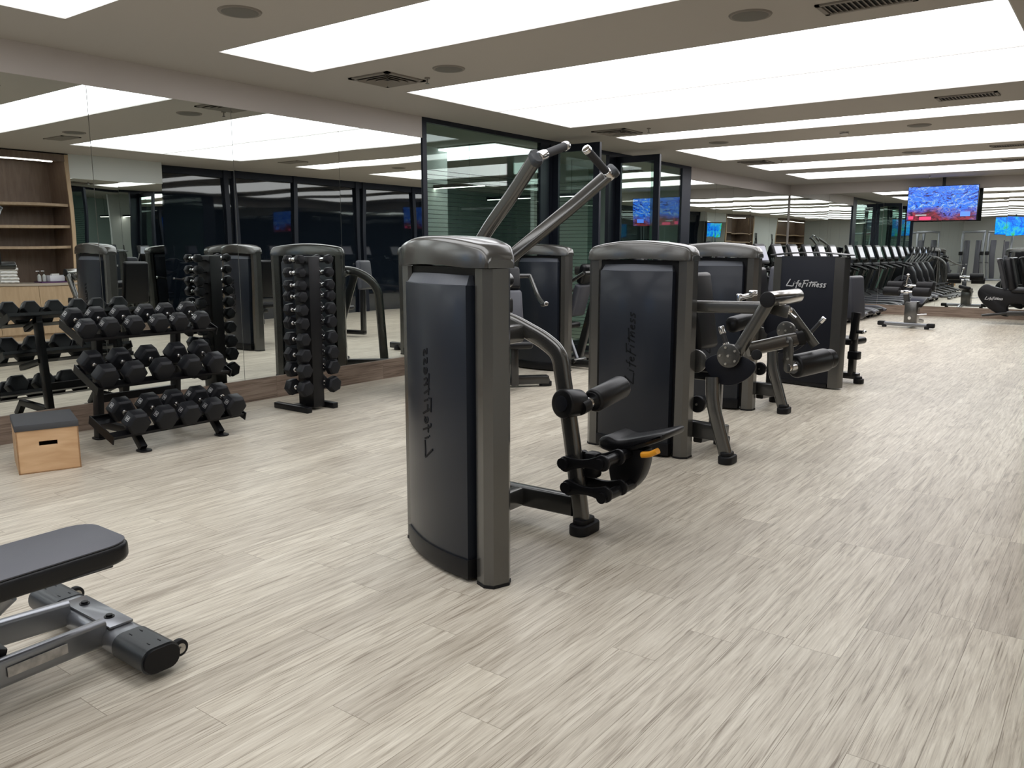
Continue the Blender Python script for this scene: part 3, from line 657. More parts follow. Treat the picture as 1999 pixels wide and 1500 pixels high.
b = B(); foot(b, (-3.11,3.7), 0.055, 0.12); b.build('foot', 'rubber', A, world=True)
# arms
for nm_, pts, hb, he in (('near', [(-3.26,3.97,1.50),(-3.09,3.89,1.63),(-2.83,3.77,1.80),(-2.586,3.65,1.973)], (-2.566,3.67,1.987), (-2.562,3.92,2.066)),
                 ('far', [(-3.16,4.05,1.38),(-2.93,4.14,1.575),(-2.743,4.25,1.749),(-2.55,4.40,1.960)], (-2.555,4.38,1.935), (-2.585,4.15,2.075))):
    d = (Vector(pts[-1])-Vector(pts[-2])).normalized()
    b = B(); b.sweep(rnd(pts, 0.06), rrect(0.055,0.085,0.024,4), ref=(0.3,1,0)); arm = b.build('arm', 'frame', A, world=True)
    e = Vector(pts[-1]); b = B(); b.sweep([e-d*0.01, e+d*0.018, e+d*0.028], [(a*1.12, c*1.12) for a, c in rrect(0.055,0.085,0.024,4)], ref=(0.3,1,0), scale=[1,1,0.8]); b.build('end_cap', 'cap', arm, world=True)
    p0, p1 = Vector(hb), Vector(he); u = (p1-p0).normalized()
    B().cyl(p0-u*0.02, p0+u*0.045, 0.028, bev=0.004).build('grip_collar', 'chrome', arm, world=True)
    B().cyl(p1-u*0.03, p1, 0.027, bev=0.006).build('grip_end', 'chrome', arm, world=True)
    b = B(); b.cyl(p0+u*0.045, p1-u*0.03, 0.0235); tag(b.build('hand_grip', 'foam', arm, world=True), 'black foam grip')
b = B(); b.cyl((-3.22,3.55,1.30),(-3.22,4.25,1.30),0.05,bev=0.01); b.bx(-3.28,-3.14,3.90,4.10,1.28,1.48,0.03); b.build('arm_pivot', 'frame_d', A, world=True)
# thigh roller
b = B(); p0 = Vector((-2.278,3.46,0.711)); p1 = Vector((-2.255,3.60,0.700))
b.cyl(p0, p1, 0.077, 0.070, n=36, bev=0.012); hub = b.build('roller_hub', 'black', A, world=True)
b = B(); b.cyl(p0+(p0-p1).normalized()*0.001, p0+(p0-p1).normalized()*0.006, 0.042, bev=0.002); b.build('hub_badge', 'navy', hub, world=True)
u = Vector((0.02,0.30,0.048)).normalized(); q = Vector((-2.214,3.57,0.690))
b = B(); b.cyl(q-u*0.03, q+u*0.03, 0.040, n=24); b.build('roller_neck', 'black', A, world=True)
b = B(); b.cyl(q+u*0.02, q+u*0.085, 0.032); b.build('axle', 'chrome', A, world=True)
b = B(); b.cyl(q+u*0.085, q+u*0.37, 0.064, n=32, bev=0.018); b.build('roller_pad', 'vinyl', A, world=True)
b = B(); b.cyl(q+u*0.076, q+u*0.088, 0.05, n=24); b.build('roller_end_disc', 'black', A, world=True)
# seat: saddle pad, quadrant shield, links
sp = [at(u_,v_,3.74) for u_,v_ in ((1164,866),(1166,857),(1178,851),(1192,858),(1202,862),(1230,858),(1262,852),(1290,846),(1296,852),(1292,862),(1262,872),(1240,880),(1215,884),(1196,888),(1180,882),(1168,877))]
o3 = at(1230,866,3.74)
out = [(p.x-o3.x, p.z-o3.z) for p in sp]
b = B(); b.prism(chaikin(out), 0.27, (o3.x, 3.88, o3.z), (1,0,0), (0,0,1), 0.022); b.build('seat_pad', 'vinyl', A, world=True, angle=60)
sq = [at(u_,v_,3.76) for u_,v_ in ((1178,880),(1252,876),(1256,893),(1253,915),(1244,940),(1228,958),(1207,969),(1196,966),(1186,940),(1182,905))]
o4 = at(1220,915,3.76); out = [(p.x-o4.x, p.z-o4.z) for p in sq]
b = B(); b.prism(chaikin(out), 0.10, (o4.x, 3.83, o4.z), (1,0,0), (0,0,1), 0.012); b.build('seat_shield', 'black', A, world=True)
for (a0, a1, sag) in (((1105,906),(1176,905),0), ((1111,952),(1181,966),0)):
    for yy in (3.50, 3.66):
        q0, q1 = at(*a0, 3.50), at(*a1, 3.50); q0.y = q1.y = yy
        q0.x -= (yy-3.5)*0.0; L_ = (q1-q0).length; n = 10; o = []
        for k in range(9): a = PI/2+PI*k/8; o.append((0.043*math.cos(a), 0.043*math.sin(a)))
        for k in range(1, 6): tt = k/6; o.append((L_*tt, -0.043+0.022*math.sin(PI*tt)))
        for k in range(9): a = -PI/2+PI*k/8; o.append((L_+0.043*math.cos(a), 0.043*math.sin(a)))
        for k in range(1, 6): tt = 1-k/6; o.append((L_*tt, 0.043-0.022*math.sin(PI*tt)))
        d = (q1-q0).normalized()
        b = B(); b.prism(o, 0.022, q0, d, Vector((0,1,0)).cross(d)*-1, 0.004); lk = b.build('link_plate', 'black', A, world=True)
        if yy == 3.50:
            b = B()
            for q in (q0, q1): b.cyl(q+Vector((0,-0.017,0)), q+Vector((0,-0.011,0)), 0.008, n=6)
            b.build('bolt', 'bolt', lk, world=True)
b = B(); b.cyl((-2.28,3.47,0.39),(-2.28,3.70,0.39),0.03); b.cyl((-2.26,3.47,0.262),(-2.26,3.70,0.262),0.03); b.cyl((-2.06,3.47,0.42),(-2.06,3.80,0.42),0.028); b.cyl((-2.04,3.47,0.245),(-2.04,3.80,0.245),0.028); b.bx(-2.22,-2.14,3.58,3.66,0.30,0.44,0.02); b.build('pivot_pin', 'black', A, world=True)
b = B(); p = at(1254,888,3.72); p2 = at(1284,883,3.72); b.sweep(rnd([p, (p+p2)/2+Vector((0,0,-0.006)), p2+Vector((0,0,0.006))],0.02,4), rrect(0.045,0.030,0.012,3), ref=(0,1,0)); b.build('seat_lever', 'orange', A, world=True)

# --- second and third machines: seated leg curl --------------------------------------
def leg_machine(label, full=True):
    t = thing('leg_curl_machine', label, 'gym machine', (-2.85, 5.38, 0))
    tower(t)
    y0 = 5.42
    b = B(); b.sweep(rnd([(-2.30,y0+0.02,0.60),(-2.285,y0,0.42),(-2.171,y0,0.06)], 0.10), rrect(0.062,0.098,0.030,4), ref=(0,1,0)); b.build('front_leg', 'frame', t, world=True)
    b = B(); foot(b, (-2.155,5.42), 0.052, 0.085); b.build('foot', 'rubber', t, world=True)
    b = B(); foot(b, (-2.42,5.95), 0.05, 0.08); b.build('foot', 'rubber', t, world=True)
    b = B(); b.sweep([(-2.60,5.50,0.20),(-2.26,5.50,0.19)], rrect(0.07,0.12,0.012,3), ref=(0,1,0)); b.sweep([(-2.42,5.5,0.14),(-2.42,6.0,0.10)], rrect(0.07,0.09,0.012,3), ref=(1,0,0)); b.build('base_tube', 'frame_d', t, world=True)
    # cam plate and disc
    pl = [(1377,702),(1390,694),(1420,686),(1450,697),(1476,713),(1470,730),(1450,746),(1424,755),(1398,749),(1381,730),(1374,716)]
    q = [at(u_,v_,5.44) for u_,v_ in pl]; o_ = at(1424,720,5.44)
    b = B(); b.prism(chaikin([(p.x-o_.x, p.z-o_.z) for p in q]), 0.03, (o_.x,5.46,o_.z), (1,0,0), (0,0,1), 0.006); b.build('cam_plate', 'navy', t, world=True)
    c = at(1422,695,5.40)
    b = B(); b.cyl(c+Vector((0,0.03,0)), c+Vector((0,-0.006,0)), 0.084, n=40, bev=0.004); dsc = b.build('pivot_disc', 'frame', t, world=True)
    b = B(); b.cyl(c+Vector((0,-0.006,0)), c+Vector((0,-0.013,0)), 0.010, n=6)
    for k in range(5):
        a = PI*0.5+2*PI*k/5+0.35; v = c+Vector((0.060*math.cos(a),0,0.060*math.sin(a))); b.cyl(v+Vector((0,-0.006,0)), v+Vector((0,-0.013,0)), 0.009, n=6)
    b.build('bolt', 'bolt', dsc, world=True)
    b = B(); c2 = at(1352,705,5.46); o = [(0,-0.085),(0,0.085)]+[(0.02+0.085*math.cos(a), 0.085*math.sin(a)) for a in [PI/2-PI*k/12 for k in range(13)]]
    b.prism([(a+0.0, d) for a, d in o][::-1], 0.02, (c2.x, 5.47, c2.z), (1,0,0), (0,0,1), 0.003); b.build('guide_bracket', 'frame', t, world=True)
    b = B(); c3 = at(1362,789,5.50); b.cyl(c3+Vector((0,-0.02,0)), c3+Vector((0,0.02,0)), 0.062, n=32, bev=0.006); pu = b.build('pulley', 'black', t, world=True)
    B().cyl(c3+Vector((0,-0.028,0)), c3+Vector((0,-0.02,0)), 0.009, n=6).build('bolt', 'bolt', pu, world=True)
    # frame tubes
    if full:
        b = B(); b.sweep([(-2.13,5.46,0.79),(-1.925,5.44,1.150)], rrect(0.062,0.090,0.030,4), ref=(0,1,0)); b.build('upright_tube', 'frame', t, world=True)
        b = B(); b.sweep([(-2.46,5.50,1.093),(-1.975,5.50,1.102)], rrect(0.062,0.085,0.02,4), ref=(0,1,0)); b.build('upper_tube', 'frame', t, world=True)
        cr = B().cyl((-1.923,5.42,1.164),(-1.923,6.02,1.164),0.052,n=28,bev=0.004).build('cross_tube', 'steel', t, world=True)
        B().cyl((-1.923,5.405,1.164),(-1.923,5.425,1.164),0.054,n=28,bev=0.008).build('end_cap', 'rubber', cr, world=True)
        g = at(1500,615,5.75); b = B(); b.prism([(-0.02,0.03),(0.13,0.03),(0.115,-0.055),(0.0,-0.03)], 0.015, (-1.95,5.56,1.09), (1,0,0), (0,0,1), 0.003); b.build('gusset_plate', 'frame', t, world=True)
        # lever arm with shin roller
        p0, p1 = at(1459,683,5.52), at(1556,662,5.80)
        b = B(); b.sweep([p0, p1], rrect(0.06,0.095,0.02,4), ref=(0.3,1,0)); lv = b.build('lever_arm', 'frame', t, world=True)
        e = (p1-p0).normalized(); B().sweep([p1-e*0.01, p1+e*0.045], rrect(0.066,0.105,0.03,4), ref=(0.3,1,0)).build('end_cap', 'rubber', lv, world=True)
        B().cyl(at(1477,693,5.40), at(1477,693,5.52), 0.037, bev=0.008).build('stop_bumper', 'rubber', t, world=True)
        a0, a1 = at(1539,667,5.72), at(1539,719,5.72); d = (a1-a0).normalized()
        b = B(); L_ = (a1-a0).length; o = [(0.034*math.cos(a),0.034*math.sin(a)) for a in [PI/2+PI*k/10 for k in range(11)]] + [(L_+0.034*math.cos(a),0.034*math.sin(a)) for a in [-PI/2+PI*k/10 for k in range(11)]]
        b.prism(o, 0.018, a0, d, Vector((0,1,0)).cross(d), 0.003); br = b.build('roller_bracket', 'frame', t, world=True)
        b = B()
        for q_ in (a0, a0*0.35+a1*0.65): b.cyl(q_+Vector((0,-0.017,0)), q_+Vector((0,-0.009,0)), 0.009, n=6)
        b.build('bolt', 'bolt', br, world=True)
        r0, r1 = at(1550,716,5.76), at(1622,700,6.08); u = (r1-r0).normalized()
        b = B(); b.cyl(r0-u*0.06, r0+u*0.02, 0.028); b.cyl(r0-u*0.012, r0+u*0.004, 0.050, n=28); b.build('axle', 'chrome', t, world=True)
        b = B(); b.cyl(r0, r1-u*0.05, 0.084, n=36, bev=0.018); b.cyl(r1-u*0.06, r1+u*0.01, 0.070, n=36, bev=0.014); b.build('roller_pad', 'vinyl', t, world=True)
        s0, s1 = at(1541,607,5.86), at(1592,676,5.90)
        b = B(); b.sweep([s0, s1], rrect(0.022,0.062,0.006,2), ref=(0,1,0)); b.build('strut', 'frame', t, world=True)
        b = B(); b.sph(s0, 0.028); b.cyl(s0+Vector((-0.04,0,0.02)), s0+Vector((0.05,0,-0.05)), 0.014); b.build('adjust_pin', 'chrome', t, world=True)
    else:
        pl = [(-0.16,0.10),(-0.06,0.13),(0.02,0.10),(0.07,0.02),(0.10,-0.02),(0.10,-0.10),(-0.05,-0.16),(-0.20,-0.12)]
        b = B(); b.prism(chaikin(pl), 0.03, (c.x-0.04, 5.47, c.z+0.08), (1,0,0), (0,0,1), 0.005); b.build('cover_plate', 'navy', t, world=True)
        hq = at(1581,651,7.7)+Vector((0.28,-2.02,0)); b = B(); b.sweep([(c.x,5.50,c.z), hq+Vector((-0.02,0,-0.02))], rrect(0.03,0.05,0.01,3), ref=(0,1,0)); b.build('lever_arm', 'frame', t, world=True)
        b = B(); b.cyl((c.x+0.02,5.46,c.z-0.28),(c.x+0.02,5.50,c.z-0.28),0.06,n=28,bev=0.01); b.build('pulley', 'black', t, world=True)
    # cushions
    c4 = at(1428,635,5.62)
    if full:
        q0, q1 = at(1427,635,5.70), at(1470,622,6.05)
        b = B(); b.sweep([q0, q0+(q1-q0)*0.06, q0+(q1-q0)*0.94, q1], rrect(0.10,0.115,0.04,5), ref=(1,0,0), scale=[0.8,1,1,0.8]); b.build('thigh_pad', 'vinyl', t, world=True, angle=70)
    b = B(); b.box((-2.45,6.0,0.60), (0.40,0.36,0.08), 0.035, seg=4); b.build('seat_pad', 'vinyl', t, world=True, angle=70)
    b = B(); b.box((-2.66,6.0,1.02), (0.10,0.36,0.60), 0.035, rot=Matrix.Rotation(-0.15,4,'Y'), seg=4); b.build('back_pad', 'vinyl', t, world=True, angle=70)
    b = B(); b.bx(-2.50, -2.42, 5.86, 5.95, 0.09, 0.56, 0.015); b.bx(-2.68, -2.3, 5.86, 5.94, 0.50, 0.56, 0.01); b.build('seat_post', 'frame_d', t, world=True)
    for (h0, h1) in (((at(1418,672,5.50), at(1408,640,5.50)),) if full else ((at(1581,651,7.7)+Vector((0.28,-2.02,0)), at(1608,622,7.7)+Vector((0.28,-2.02,0))),)):
        u = (h1-h0).normalized(); hd = B().cyl(h0, h1, 0.017).build('hand_grip', 'foam', t, world=True)
        B().cyl(h1-u*0.045, h1+u*0.01, 0.022, bev=0.004).build('grip_end', 'chrome', hd, world=True)
        B().cyl(h0-u*0.012, h0+u*0.010, 0.022).build('grip_collar', 'chrome', hd, world=True)
    if not full: return t
    k0, k1 = at(1443,582,5.62), at(1470,575,5.66)
    b = B(); b.sweep([k0, k1], rrect(0.02,0.035,0.008,2), ref=(0,1,0)); b.cyl(k1+Vector((0,0,-0.01)), k1+Vector((0,0,0.03)), 0.032, bev=0.012); b.cyl(k0+Vector((0,0,-0.10)), k0+Vector((0,0,0.03)), 0.022, bev=0.01); b.build('range_lever', 'chrome', t, world=True)
    return t
Bm = leg_machine('second grey machine with bolted disc and black roller, mint cloth on its cap')
Cm = leg_machine('third grey machine with round bolted disc, standing behind the mint cloth one', full=False)
Cm.location = (-2.85-0.28, 5.38+2.02, 0)
b = B(); b.box((-2.80,5.40,1.537), (0.24,0.13,0.012), 0.004, rot=Matrix.Rotation(0.2,4,'Z')); b.box((-2.75,5.40,1.549), (0.15,0.11,0.012), 0.004, rot=Matrix.Rotation(-0.15,4,'Z'))
tag(b.build('cleaning_cloth', 'mint'), 'folded mint green cloth lying on the cap of the second machine', 'cloth')

# --- flat-faced machine with the silver wordmark --------------------------------------
def wide_machine(label, loc, rz, grp=None):
    t = thing('cable_station', label, 'gym machine', loc, rz, grp)
    for sx in (-1, 1):
        B().prism([(sx*0.30,-0.05),(sx*0.31,-0.075),(sx*0.41,-0.06),(sx*0.42,-0.04),(sx*0.42,0.05),(sx*0.31,0.06)][::sx], 1.40, (0,0,0.715), (1,0,0), (0,1,0)).build('column', 'frame', t)
    n = 20; o = [(-0.31+0.62*i/n, -0.072-0.012*(1-((-0.31+0.62*i/n)/0.31)**2)) for i in range(n+1)] + [(0.31,0.05),(-0.31,0.05)]
    pn = B().prism(o[::-1], 1.375, (0,0,0.735), (1,0,0), (0,1,0), 0.003).build('front_panel', 'navy', t, angle=25)
    b = B(); lettering(b, 'LifeFitness', (-0.235,-0.0875,1.095), (1,0,0.0), (0,0,1), 0.062, 0.47, 0.004, 0.17, normal=(0,1,0)); b.build('lettering', 'logo_s', pn, smooth=False)
    b = B(); pts = [(-0.44+0.88*i/16, -0.0, 1.435+0.028*(1-((-0.44+0.88*i/16)/0.44)**2)) for i in range(17)]
    b.sweep(pts, rrect(0.19,0.012,0.005,2), ref=(0,1,0)); b.build('top_cap', 'cap', t)
    B().bx(-0.30,0.30,-0.082,0.05,0.015,0.05).build('base_skirt', 'black', t)
    B().bx(-0.29,0.29,0.05,0.10,0.06,1.38).build('rear_panel', 'black', t)
    b = B(); b.box((0.17,0.72,0.95), (0.09,0.34,0.50), 0.04, rot=Matrix.Rotation(-0.10,4,'Y'), seg=4); b.build('back_pad', 'greyvinyl', t, angle=70)
    b = B(); b.box((0.10,0.72,0.46), (0.34,0.36,0.08), 0.035, seg=4); b.build('seat_pad', 'vinyl', t, angle=70)
    b = B(); b.bx(0.22,0.29,0.55,0.63,0.06,0.80,0.01); b.bx(0.0,0.34,0.55,0.63,0.04,0.11,0.01); b.bx(0.0,0.08,0.1,0.66,0.04,0.11,0.01); b.build('seat_frame', 'frame_d', t)
    b = B(); b.cyl((0.27,0.52,0.585),(0.38,0.52,0.585),0.020); b.sweep([(0.31,0.52,0.80),(0.27,0.52,0.50)], rrect(0.06,0.07,0.015,3), ref=(0,1,0)); b.bx(0.23,0.35,0.50,0.60,0.27,0.36,0.01); b.build('arm_rest', 'black', t)
    tag(B().sph((0.40,0.52,0.590),0.024).build('knob', 'chrome', t), 'silver ball knob')
    b = B(); foot(b, (0.36,0.55), 0.05, 0.06); b.build('foot', 'rubber', t)
    return t
def side_pad(t):
    b = B(); b.box((-0.62,0.42,1.05), (0.10,0.36,0.50), 0.04, rot=Matrix.Rotation(0.08,4,'Y'), seg=4); b.build('back_pad', 'greyvinyl', t, angle=70)
    b = B(); b.bx(-0.60,-0.53,0.40,0.48,0.06,1.1,0.01); b.bx(-0.60,-0.2,0.40,0.48,0.04,0.11,0.01); b.build('seat_frame', 'frame_d', t)
D = wide_machine('grey machine with flat navy-black front panel and silver wordmark', (-2.79, 9.15, 0), math.radians(-11.5)); side_pad(D)

# --- wall-side machines -----------------------------------------------------------------
def press(t, flip=1, oy=0.0):
    """seated press frame beside the tower, in the tower's own axes"""
    had = set(c.name for c in t.children)
    b = B(); b.sweep(rnd([(-0.1*flip,0.30,0.07),(0.95*flip,0.30,0.07)],0.1), rrect(0.07,0.09,0.012,3), ref=(0,1,0)); b.bx(-0.06,0.06,0.05-oy,1.15,0.03,0.12,0.012); b.build('base_tube', 'frame_d', t)
    b = B(); b.sweep(rnd([(0.05*flip,0.70,1.22),(0.45*flip,0.70,1.22),(0.72*flip,0.70,1.02),(0.78*flip,0.70,0.05)],0.2,8), rrect(0.07,0.11,0.03,4), ref=(0,1,0)); b.build('curved_post', 'frame', t)
    b = B(); b.sweep([(0.10*flip,0.72,0.08),(0.42*flip,0.72,1.18)], rrect(0.07,0.10,0.015,3), ref=(0,1,0)); b.build('seat_mast', 'frame_d', t)
    b = B(); b.box((0.20*flip,0.72,1.18), (0.10,0.30,0.26), 0.04, rot=Matrix.Rotation(0.28*flip,4,'Y'), seg=4); b.build('head_pad', 'vinyl', t, angle=70)
    b = B(); b.box((0.10*flip,0.72,0.84), (0.10,0.32,0.44), 0.04, rot=Matrix.Rotation(0.28*flip,4,'Y'), seg=4); b.build('back_pad', 'greyvinyl', t, angle=70)
    b = B(); b.box((-0.18*flip,0.72,0.50), (0.42,0.34,0.08), 0.035, seg=4); b.build('seat_pad', 'vinyl', t, angle=70)
    b = B(); b.bx(-0.22*flip-0.04,-0.22*flip+0.04,0.68,0.76,0.05,0.46,0.01); b.build('seat_post', 'frame_d', t)
    for yy in (0.42, 1.02):
        b = B(); b.sweep(rnd([(0.35*flip,yy,1.20),(-0.05*flip,yy,0.98),(-0.30*flip,yy,0.92)],0.15), circ(0.024,12), ref=(0,1,0)); a = b.build('press_arm', 'frame', t)
        B().cyl((-0.30*flip,yy-0.02,0.92),(-0.46*flip,yy-0.02,0.94),0.019).build('hand_grip', 'foam', a)
        B().cyl((-0.46*flip,yy-0.02,0.94),(-0.48*flip,yy-0.02,0.9425),0.023,bev=0.004).build('grip_end', 'chrome', a)
    B().cyl((0.35*flip,0.42,1.20),(0.35*flip,1.02,1.20),0.026).build('arm_pivot', 'frame_d', t)
    b = B(); b.cyl((0.30*flip,0.36,0.12),(0.12*flip,0.36,0.52),0.024); b.build('footrest_tube', 'silver', t)
    b = B(); b.cyl((0.33*flip,0.22,0.10),(0.33*flip,0.50,0.10),0.03,bev=0.006); b.build('footrest_bar', 'frame', t)
    B().cyl((0.05*flip,0.55,0.50),(0.05*flip,0.47,0.50),0.018).build('adjust_pin', 'yellow', t)
    for x_, y_ in ((0.8*flip,0.30),(0.0,1.12),(0.78*flip,0.70)):
        b = B(); foot(b, (x_,y_), 0.05, 0.07); b.build('foot', 'rubber', t)
    if oy:
        for c in t.children:
            if c.name not in had: c.data.transform(Matrix.Translation((0,oy,0)))
            if c.name not in had:
                for g_ in c.children: g_.data.transform(Matrix.Translation((0,oy,0)))
F = thing('chest_press_machine', 'grey chest press by the wall, seen reflected right of the vertical dumbbell tower', 'gym machine', (-5.975, 6.33, 0), math.radians(-41))
tower(F); press(F, -1, 0.26)
E_ = thing('shoulder_press_machine', 'grey machine with navy shroud standing before the glass partition', 'gym machine', (-5.85, 8.42, 0))
tower(E_, word=False); press(E_, 1)
G = thing('lat_machine', 'grey weight tower at the far side of the hall, seen only in the mirrors', 'gym machine', (-0.48, 8.95, 0), -PI/2)
tower(G); press(G, -1)

# --- adjustable bench in the lower left corner --------------------------------------------
K = thing('weight_bench', 'adjustable weight bench with grey padded top and silver frame in the lower left corner', 'bench', (-2.95, 1.2, 0))
# pad: long rounded slab rising slightly towards its free end
pw = 0.168; cx_ = -2.84
def padprof(hw, hh, r): return rrect(2*hw, 2*hh, r, 5)
zf = 0.500
b = B(); pts = []; sc = []
for y, k in [(0.10,1),(0.5,1),(1.0,1),(1.27,1)]+[(1.27+0.115*math.sin(PI/2*j/10), 1-0.50*(1-math.cos(PI/2*j/10))**1.25) for j in range(1,11)]: pts.append((cx_, y, zf-0.035-(1.385-y)*0.02)); sc.append(k)
b.sweep(pts, padprof(pw, 0.036, 0.022), ref=(1,0,0), scale=sc); b.build('backrest_pad', 'vinyl', K, world=True, angle=50)
b = B(); e_ = [((pw-0.006)*(1-0.5*(1-math.cos(PI/2*j/10))**1.25), 1.265+0.112*math.sin(PI/2*j/10)) for j in range(11)]; o = [(-pw+0.006,0.10),(pw-0.006,0.10)] + e_ + [(-a_, y_) for a_, y_ in e_[::-1]]
tl = math.atan(0.02); b.prism(o, 0.006, (cx_, 0, zf+0.001-1.385*0.02), (1,0,0), (0,math.cos(tl),math.sin(tl)), 0.002); tag(b.build('pad_top_panel', 'greyvinyl', K, world=True), 'matt grey top panel of the pad')
b = B(); b.bx(cx_-0.10, cx_+0.10, 0.1, 1.33, zf-0.10, zf-0.066, 0.004); b.build('pad_rail', 'cap', K, world=True)
b = B(); b.cyl((cx_+0.10,0.86,zf-0.088),(cx_+0.106,0.86,zf-0.088),0.010,n=6); b.cyl((cx_+0.10,0.72,zf-0.09),(cx_+0.106,0.72,zf-0.09),0.010,n=6); b.build('bolt', 'bolt', K, world=True)
# rear stabiliser
SX0, SX1, SY, SZ = -3.47, -2.60, 1.40, 0.075
b = B(); b.sweep([(SX0+0.02,SY,SZ),(SX1-0.02,SY,SZ)], rrect(0.14,0.09,0.042,6), ref=(0,1,0)); b.build('rear_stabiliser', 'silver', K, world=True)
for a, c, e in ((SX0, SX0+0.20, SX0), (SX1-0.20, SX1, SX1)):
    b = B(); b.sweep([(a,SY,SZ),(c,SY,SZ)], [(p*1.04,q*1.08) for p,q in rrect(0.14,0.09,0.042,6)], ref=(0,1,0)); cp = b.build('stabiliser_cap', 'cap', K, world=True)
    sg = -1 if e == SX0 else 1
    b = B(); b.sweep([(e,SY,SZ),(e+sg*0.012,SY,SZ)], [(p*0.94,q*0.96) for p,q in rrect(0.14,0.09,0.042,6)], ref=(0,1,0)); b.build('end_plug', 'rubber', cp, world=True)
    b = B()
    for k in range(2):
        for j in (-1,1): b.box(((a+c)/2+j*0.06, SY+(k-0.5)*0.04, SZ+0.0495), (0.018,0.003,0.002))
    b.build('vent_mark', 'black', cp, world=True)
    xw_ = e - sg*0.045
    b = B(); b.cyl((xw_-0.012,SY+0.095,0.062),(xw_+0.012,SY+0.095,0.062),0.032,n=28,bev=0.004); wh = b.build('transport_wheel', 'rubber', K, world=True)
    b = B(); b.cyl((xw_-0.0145,SY+0.095,0.062),(xw_+0.0145,SY+0.095,0.062),0.019,n=24); b.cyl((xw_-0.02,SY+0.095,0.062),(xw_+0.02,SY+0.095,0.062),0.007,n=6); b.bx(xw_-0.016,xw_-0.02,SY+0.05,SY+0.10,0.052,0.072); b.build('wheel_hub', 'steel', wh, world=True)
b = B(); b.bx(-3.22,-2.86,SY-0.045,SY+0.045,SZ+0.047,SZ+0.056,0.002); pt = b.build('mounting_plate', 'silver', K, world=True)
b = B()
for x_ in (-3.14,-2.95): b.cyl((x_,SY,SZ+0.056),(x_,SY,SZ+0.066),0.013,n=6); b.cyl((x_,SY,SZ+0.056),(x_,SY,SZ+0.059),0.019,n=18)
b.build('bolt', 'black', pt, world=True)
for x0_, x1_ in ((-3.17,-3.22),(-2.90,-2.80)):
    b = B(); b.sweep([(x0_,SY-0.05,0.105),((x0_+x1_)/2,0.9,0.115),(x1_,0.1,0.12)], rrect(0.045,0.10,0.018,4), ref=(1,0,0)); b.build('base_rail', 'silver', K, world=True)
# worn label on the near rail
b = B(); b.box((-2.840,1.10,0.118),(0.004,0.20,0.035),0.001,rot=Matrix.Rotation(0.075,4,'Z')); tag(b.build('worn_label', mat('scuffed_label',(0.45,0.43,0.40),0.7,var=0.8,vscale=25), K, world=True), 'scuffed pale remains of a label')
b = B(); b.sweep([(-3.04,1.02,0.15),(-3.04,0.9,0.2),(-3.04,0.5,0.24),(-3.04,0.1,0.24)], rrect(0.30,0.05,0.01,2), ref=(1,0,0)); b.build('gear_cover', 'black', K, world=True)
b = B(); b.cyl((-2.99,0.80,0.12),(-2.86,1.04,0.37),0.028); b.build('support_strut', 'silver', K, world=True)
b = B(); b.cyl((-2.99,0.80,0.12),(-2.93,0.92,0.25),0.036); b.build('strut_sleeve', 'cap', K, world=True)
b = B(); b.bx(-3.2,-2.7,0.05,0.15,0.02,0.42,0.01); b.build('front_frame', 'silver', K, world=True)
# ------------------------------------------------------------------ plyo box
X = thing('plyo_box', 'small plywood plyo box with black rubber top and hand slot', 'box', (-5.985, 2.505, 0), math.radians(-19))
hx, hy, hz = 0.235, 0.187, 0.315
b = bmesh.new()
# side facing +x has a slot
def slotface(xo):
    b_ = B(); w0, w1, z0, z1 = -0.055, 0.055, 0.185, 0.215
    b_.bx(xo-0.012,xo,-hy,hy,0.0,z0); b_.bx(xo-0.012,xo,-hy,hy,z1,hz-0.02); b_.bx(xo-0.012,xo,-hy,w0,z0,z1); b_.bx(xo-0.012,xo,w1,hy,z0,z1); return b_
slotface(hx).build('front_panel', 'ply', X, smooth=False)
B().bx(-hx, hx-0.0125, -hy, -hy+0.015, 0, hz-0.02).build('side_panel', 'ply', X, smooth=False)
B().bx(-hx, hx-0.0125, hy-0.015, hy, 0, hz-0.02).build('side_panel', 'ply', X, smooth=False)
B().bx(-hx, -hx+0.012, -hy+0.015, hy-0.015, 0, hz-0.02).build('back_panel', 'ply', X, smooth=False)
e = B()
for y_ in (-hy, hy): e.bx(hx-0.001, hx+0.003, y_-0.008*(1 if y_>0 else 0), y_+0.008*(0 if y_>0 else 1), 0, hz-0.02)
e.bx(hx-0.001, hx+0.003, -hy, hy, 0, 0.008); e.build('corner_edge', 'plyedge', X, smooth=False)
B().bx(-hx+0.012, hx-0.013, -hy+0.015, hy-0.015, 0.01, 0.02).build('bottom_panel', 'plyedge', X, smooth=False)
B().bx(-hx-0.004, hx+0.008, -hy-0.004, hy+0.004, hz-0.02, hz+0.022, 0.004).build('rubber_top', mat('grey_rubber_top',(0.05,0.052,0.056),0.7,bump=0.6,bscale=300), X)

# ------------------------------------------------------------------ dumbbells
def db_mesh(R, hl, gap):
    """hex dumbbell along local x; R across flats /2, hl head length, gap handle length"""
    def head(sg):
        b = bmesh.new(); rc = R/math.cos(PI/6); prof = [(0.82,gap/2),(1.0,gap/2+0.014),(1.0,gap/2+hl-0.020),(0.80,gap/2+hl)]
        rings = [[b.verts.new((sg*x, rc*k*math.cos(PI/3*j+PI/6*0), rc*k*math.sin(PI/3*j+PI/6*0))) for j in range(6)] for k, x in prof]
        for i in range(3):
            for j in range(6): b.faces.new((rings[i][j], rings[i][(j+1)%6], rings[i+1][(j+1)%6], rings[i+1][j]))
        b.faces.new(rings[0]); b.faces.new(rings[-1]); bmesh.ops.recalc_face_normals(b, faces=b.faces)
        bmesh.ops.bevel(b, geom=list(b.edges), offset=0.003, segments=2, affect='EDGES', profile=0.5)
        q = B(); q._add(b); return q
    return head
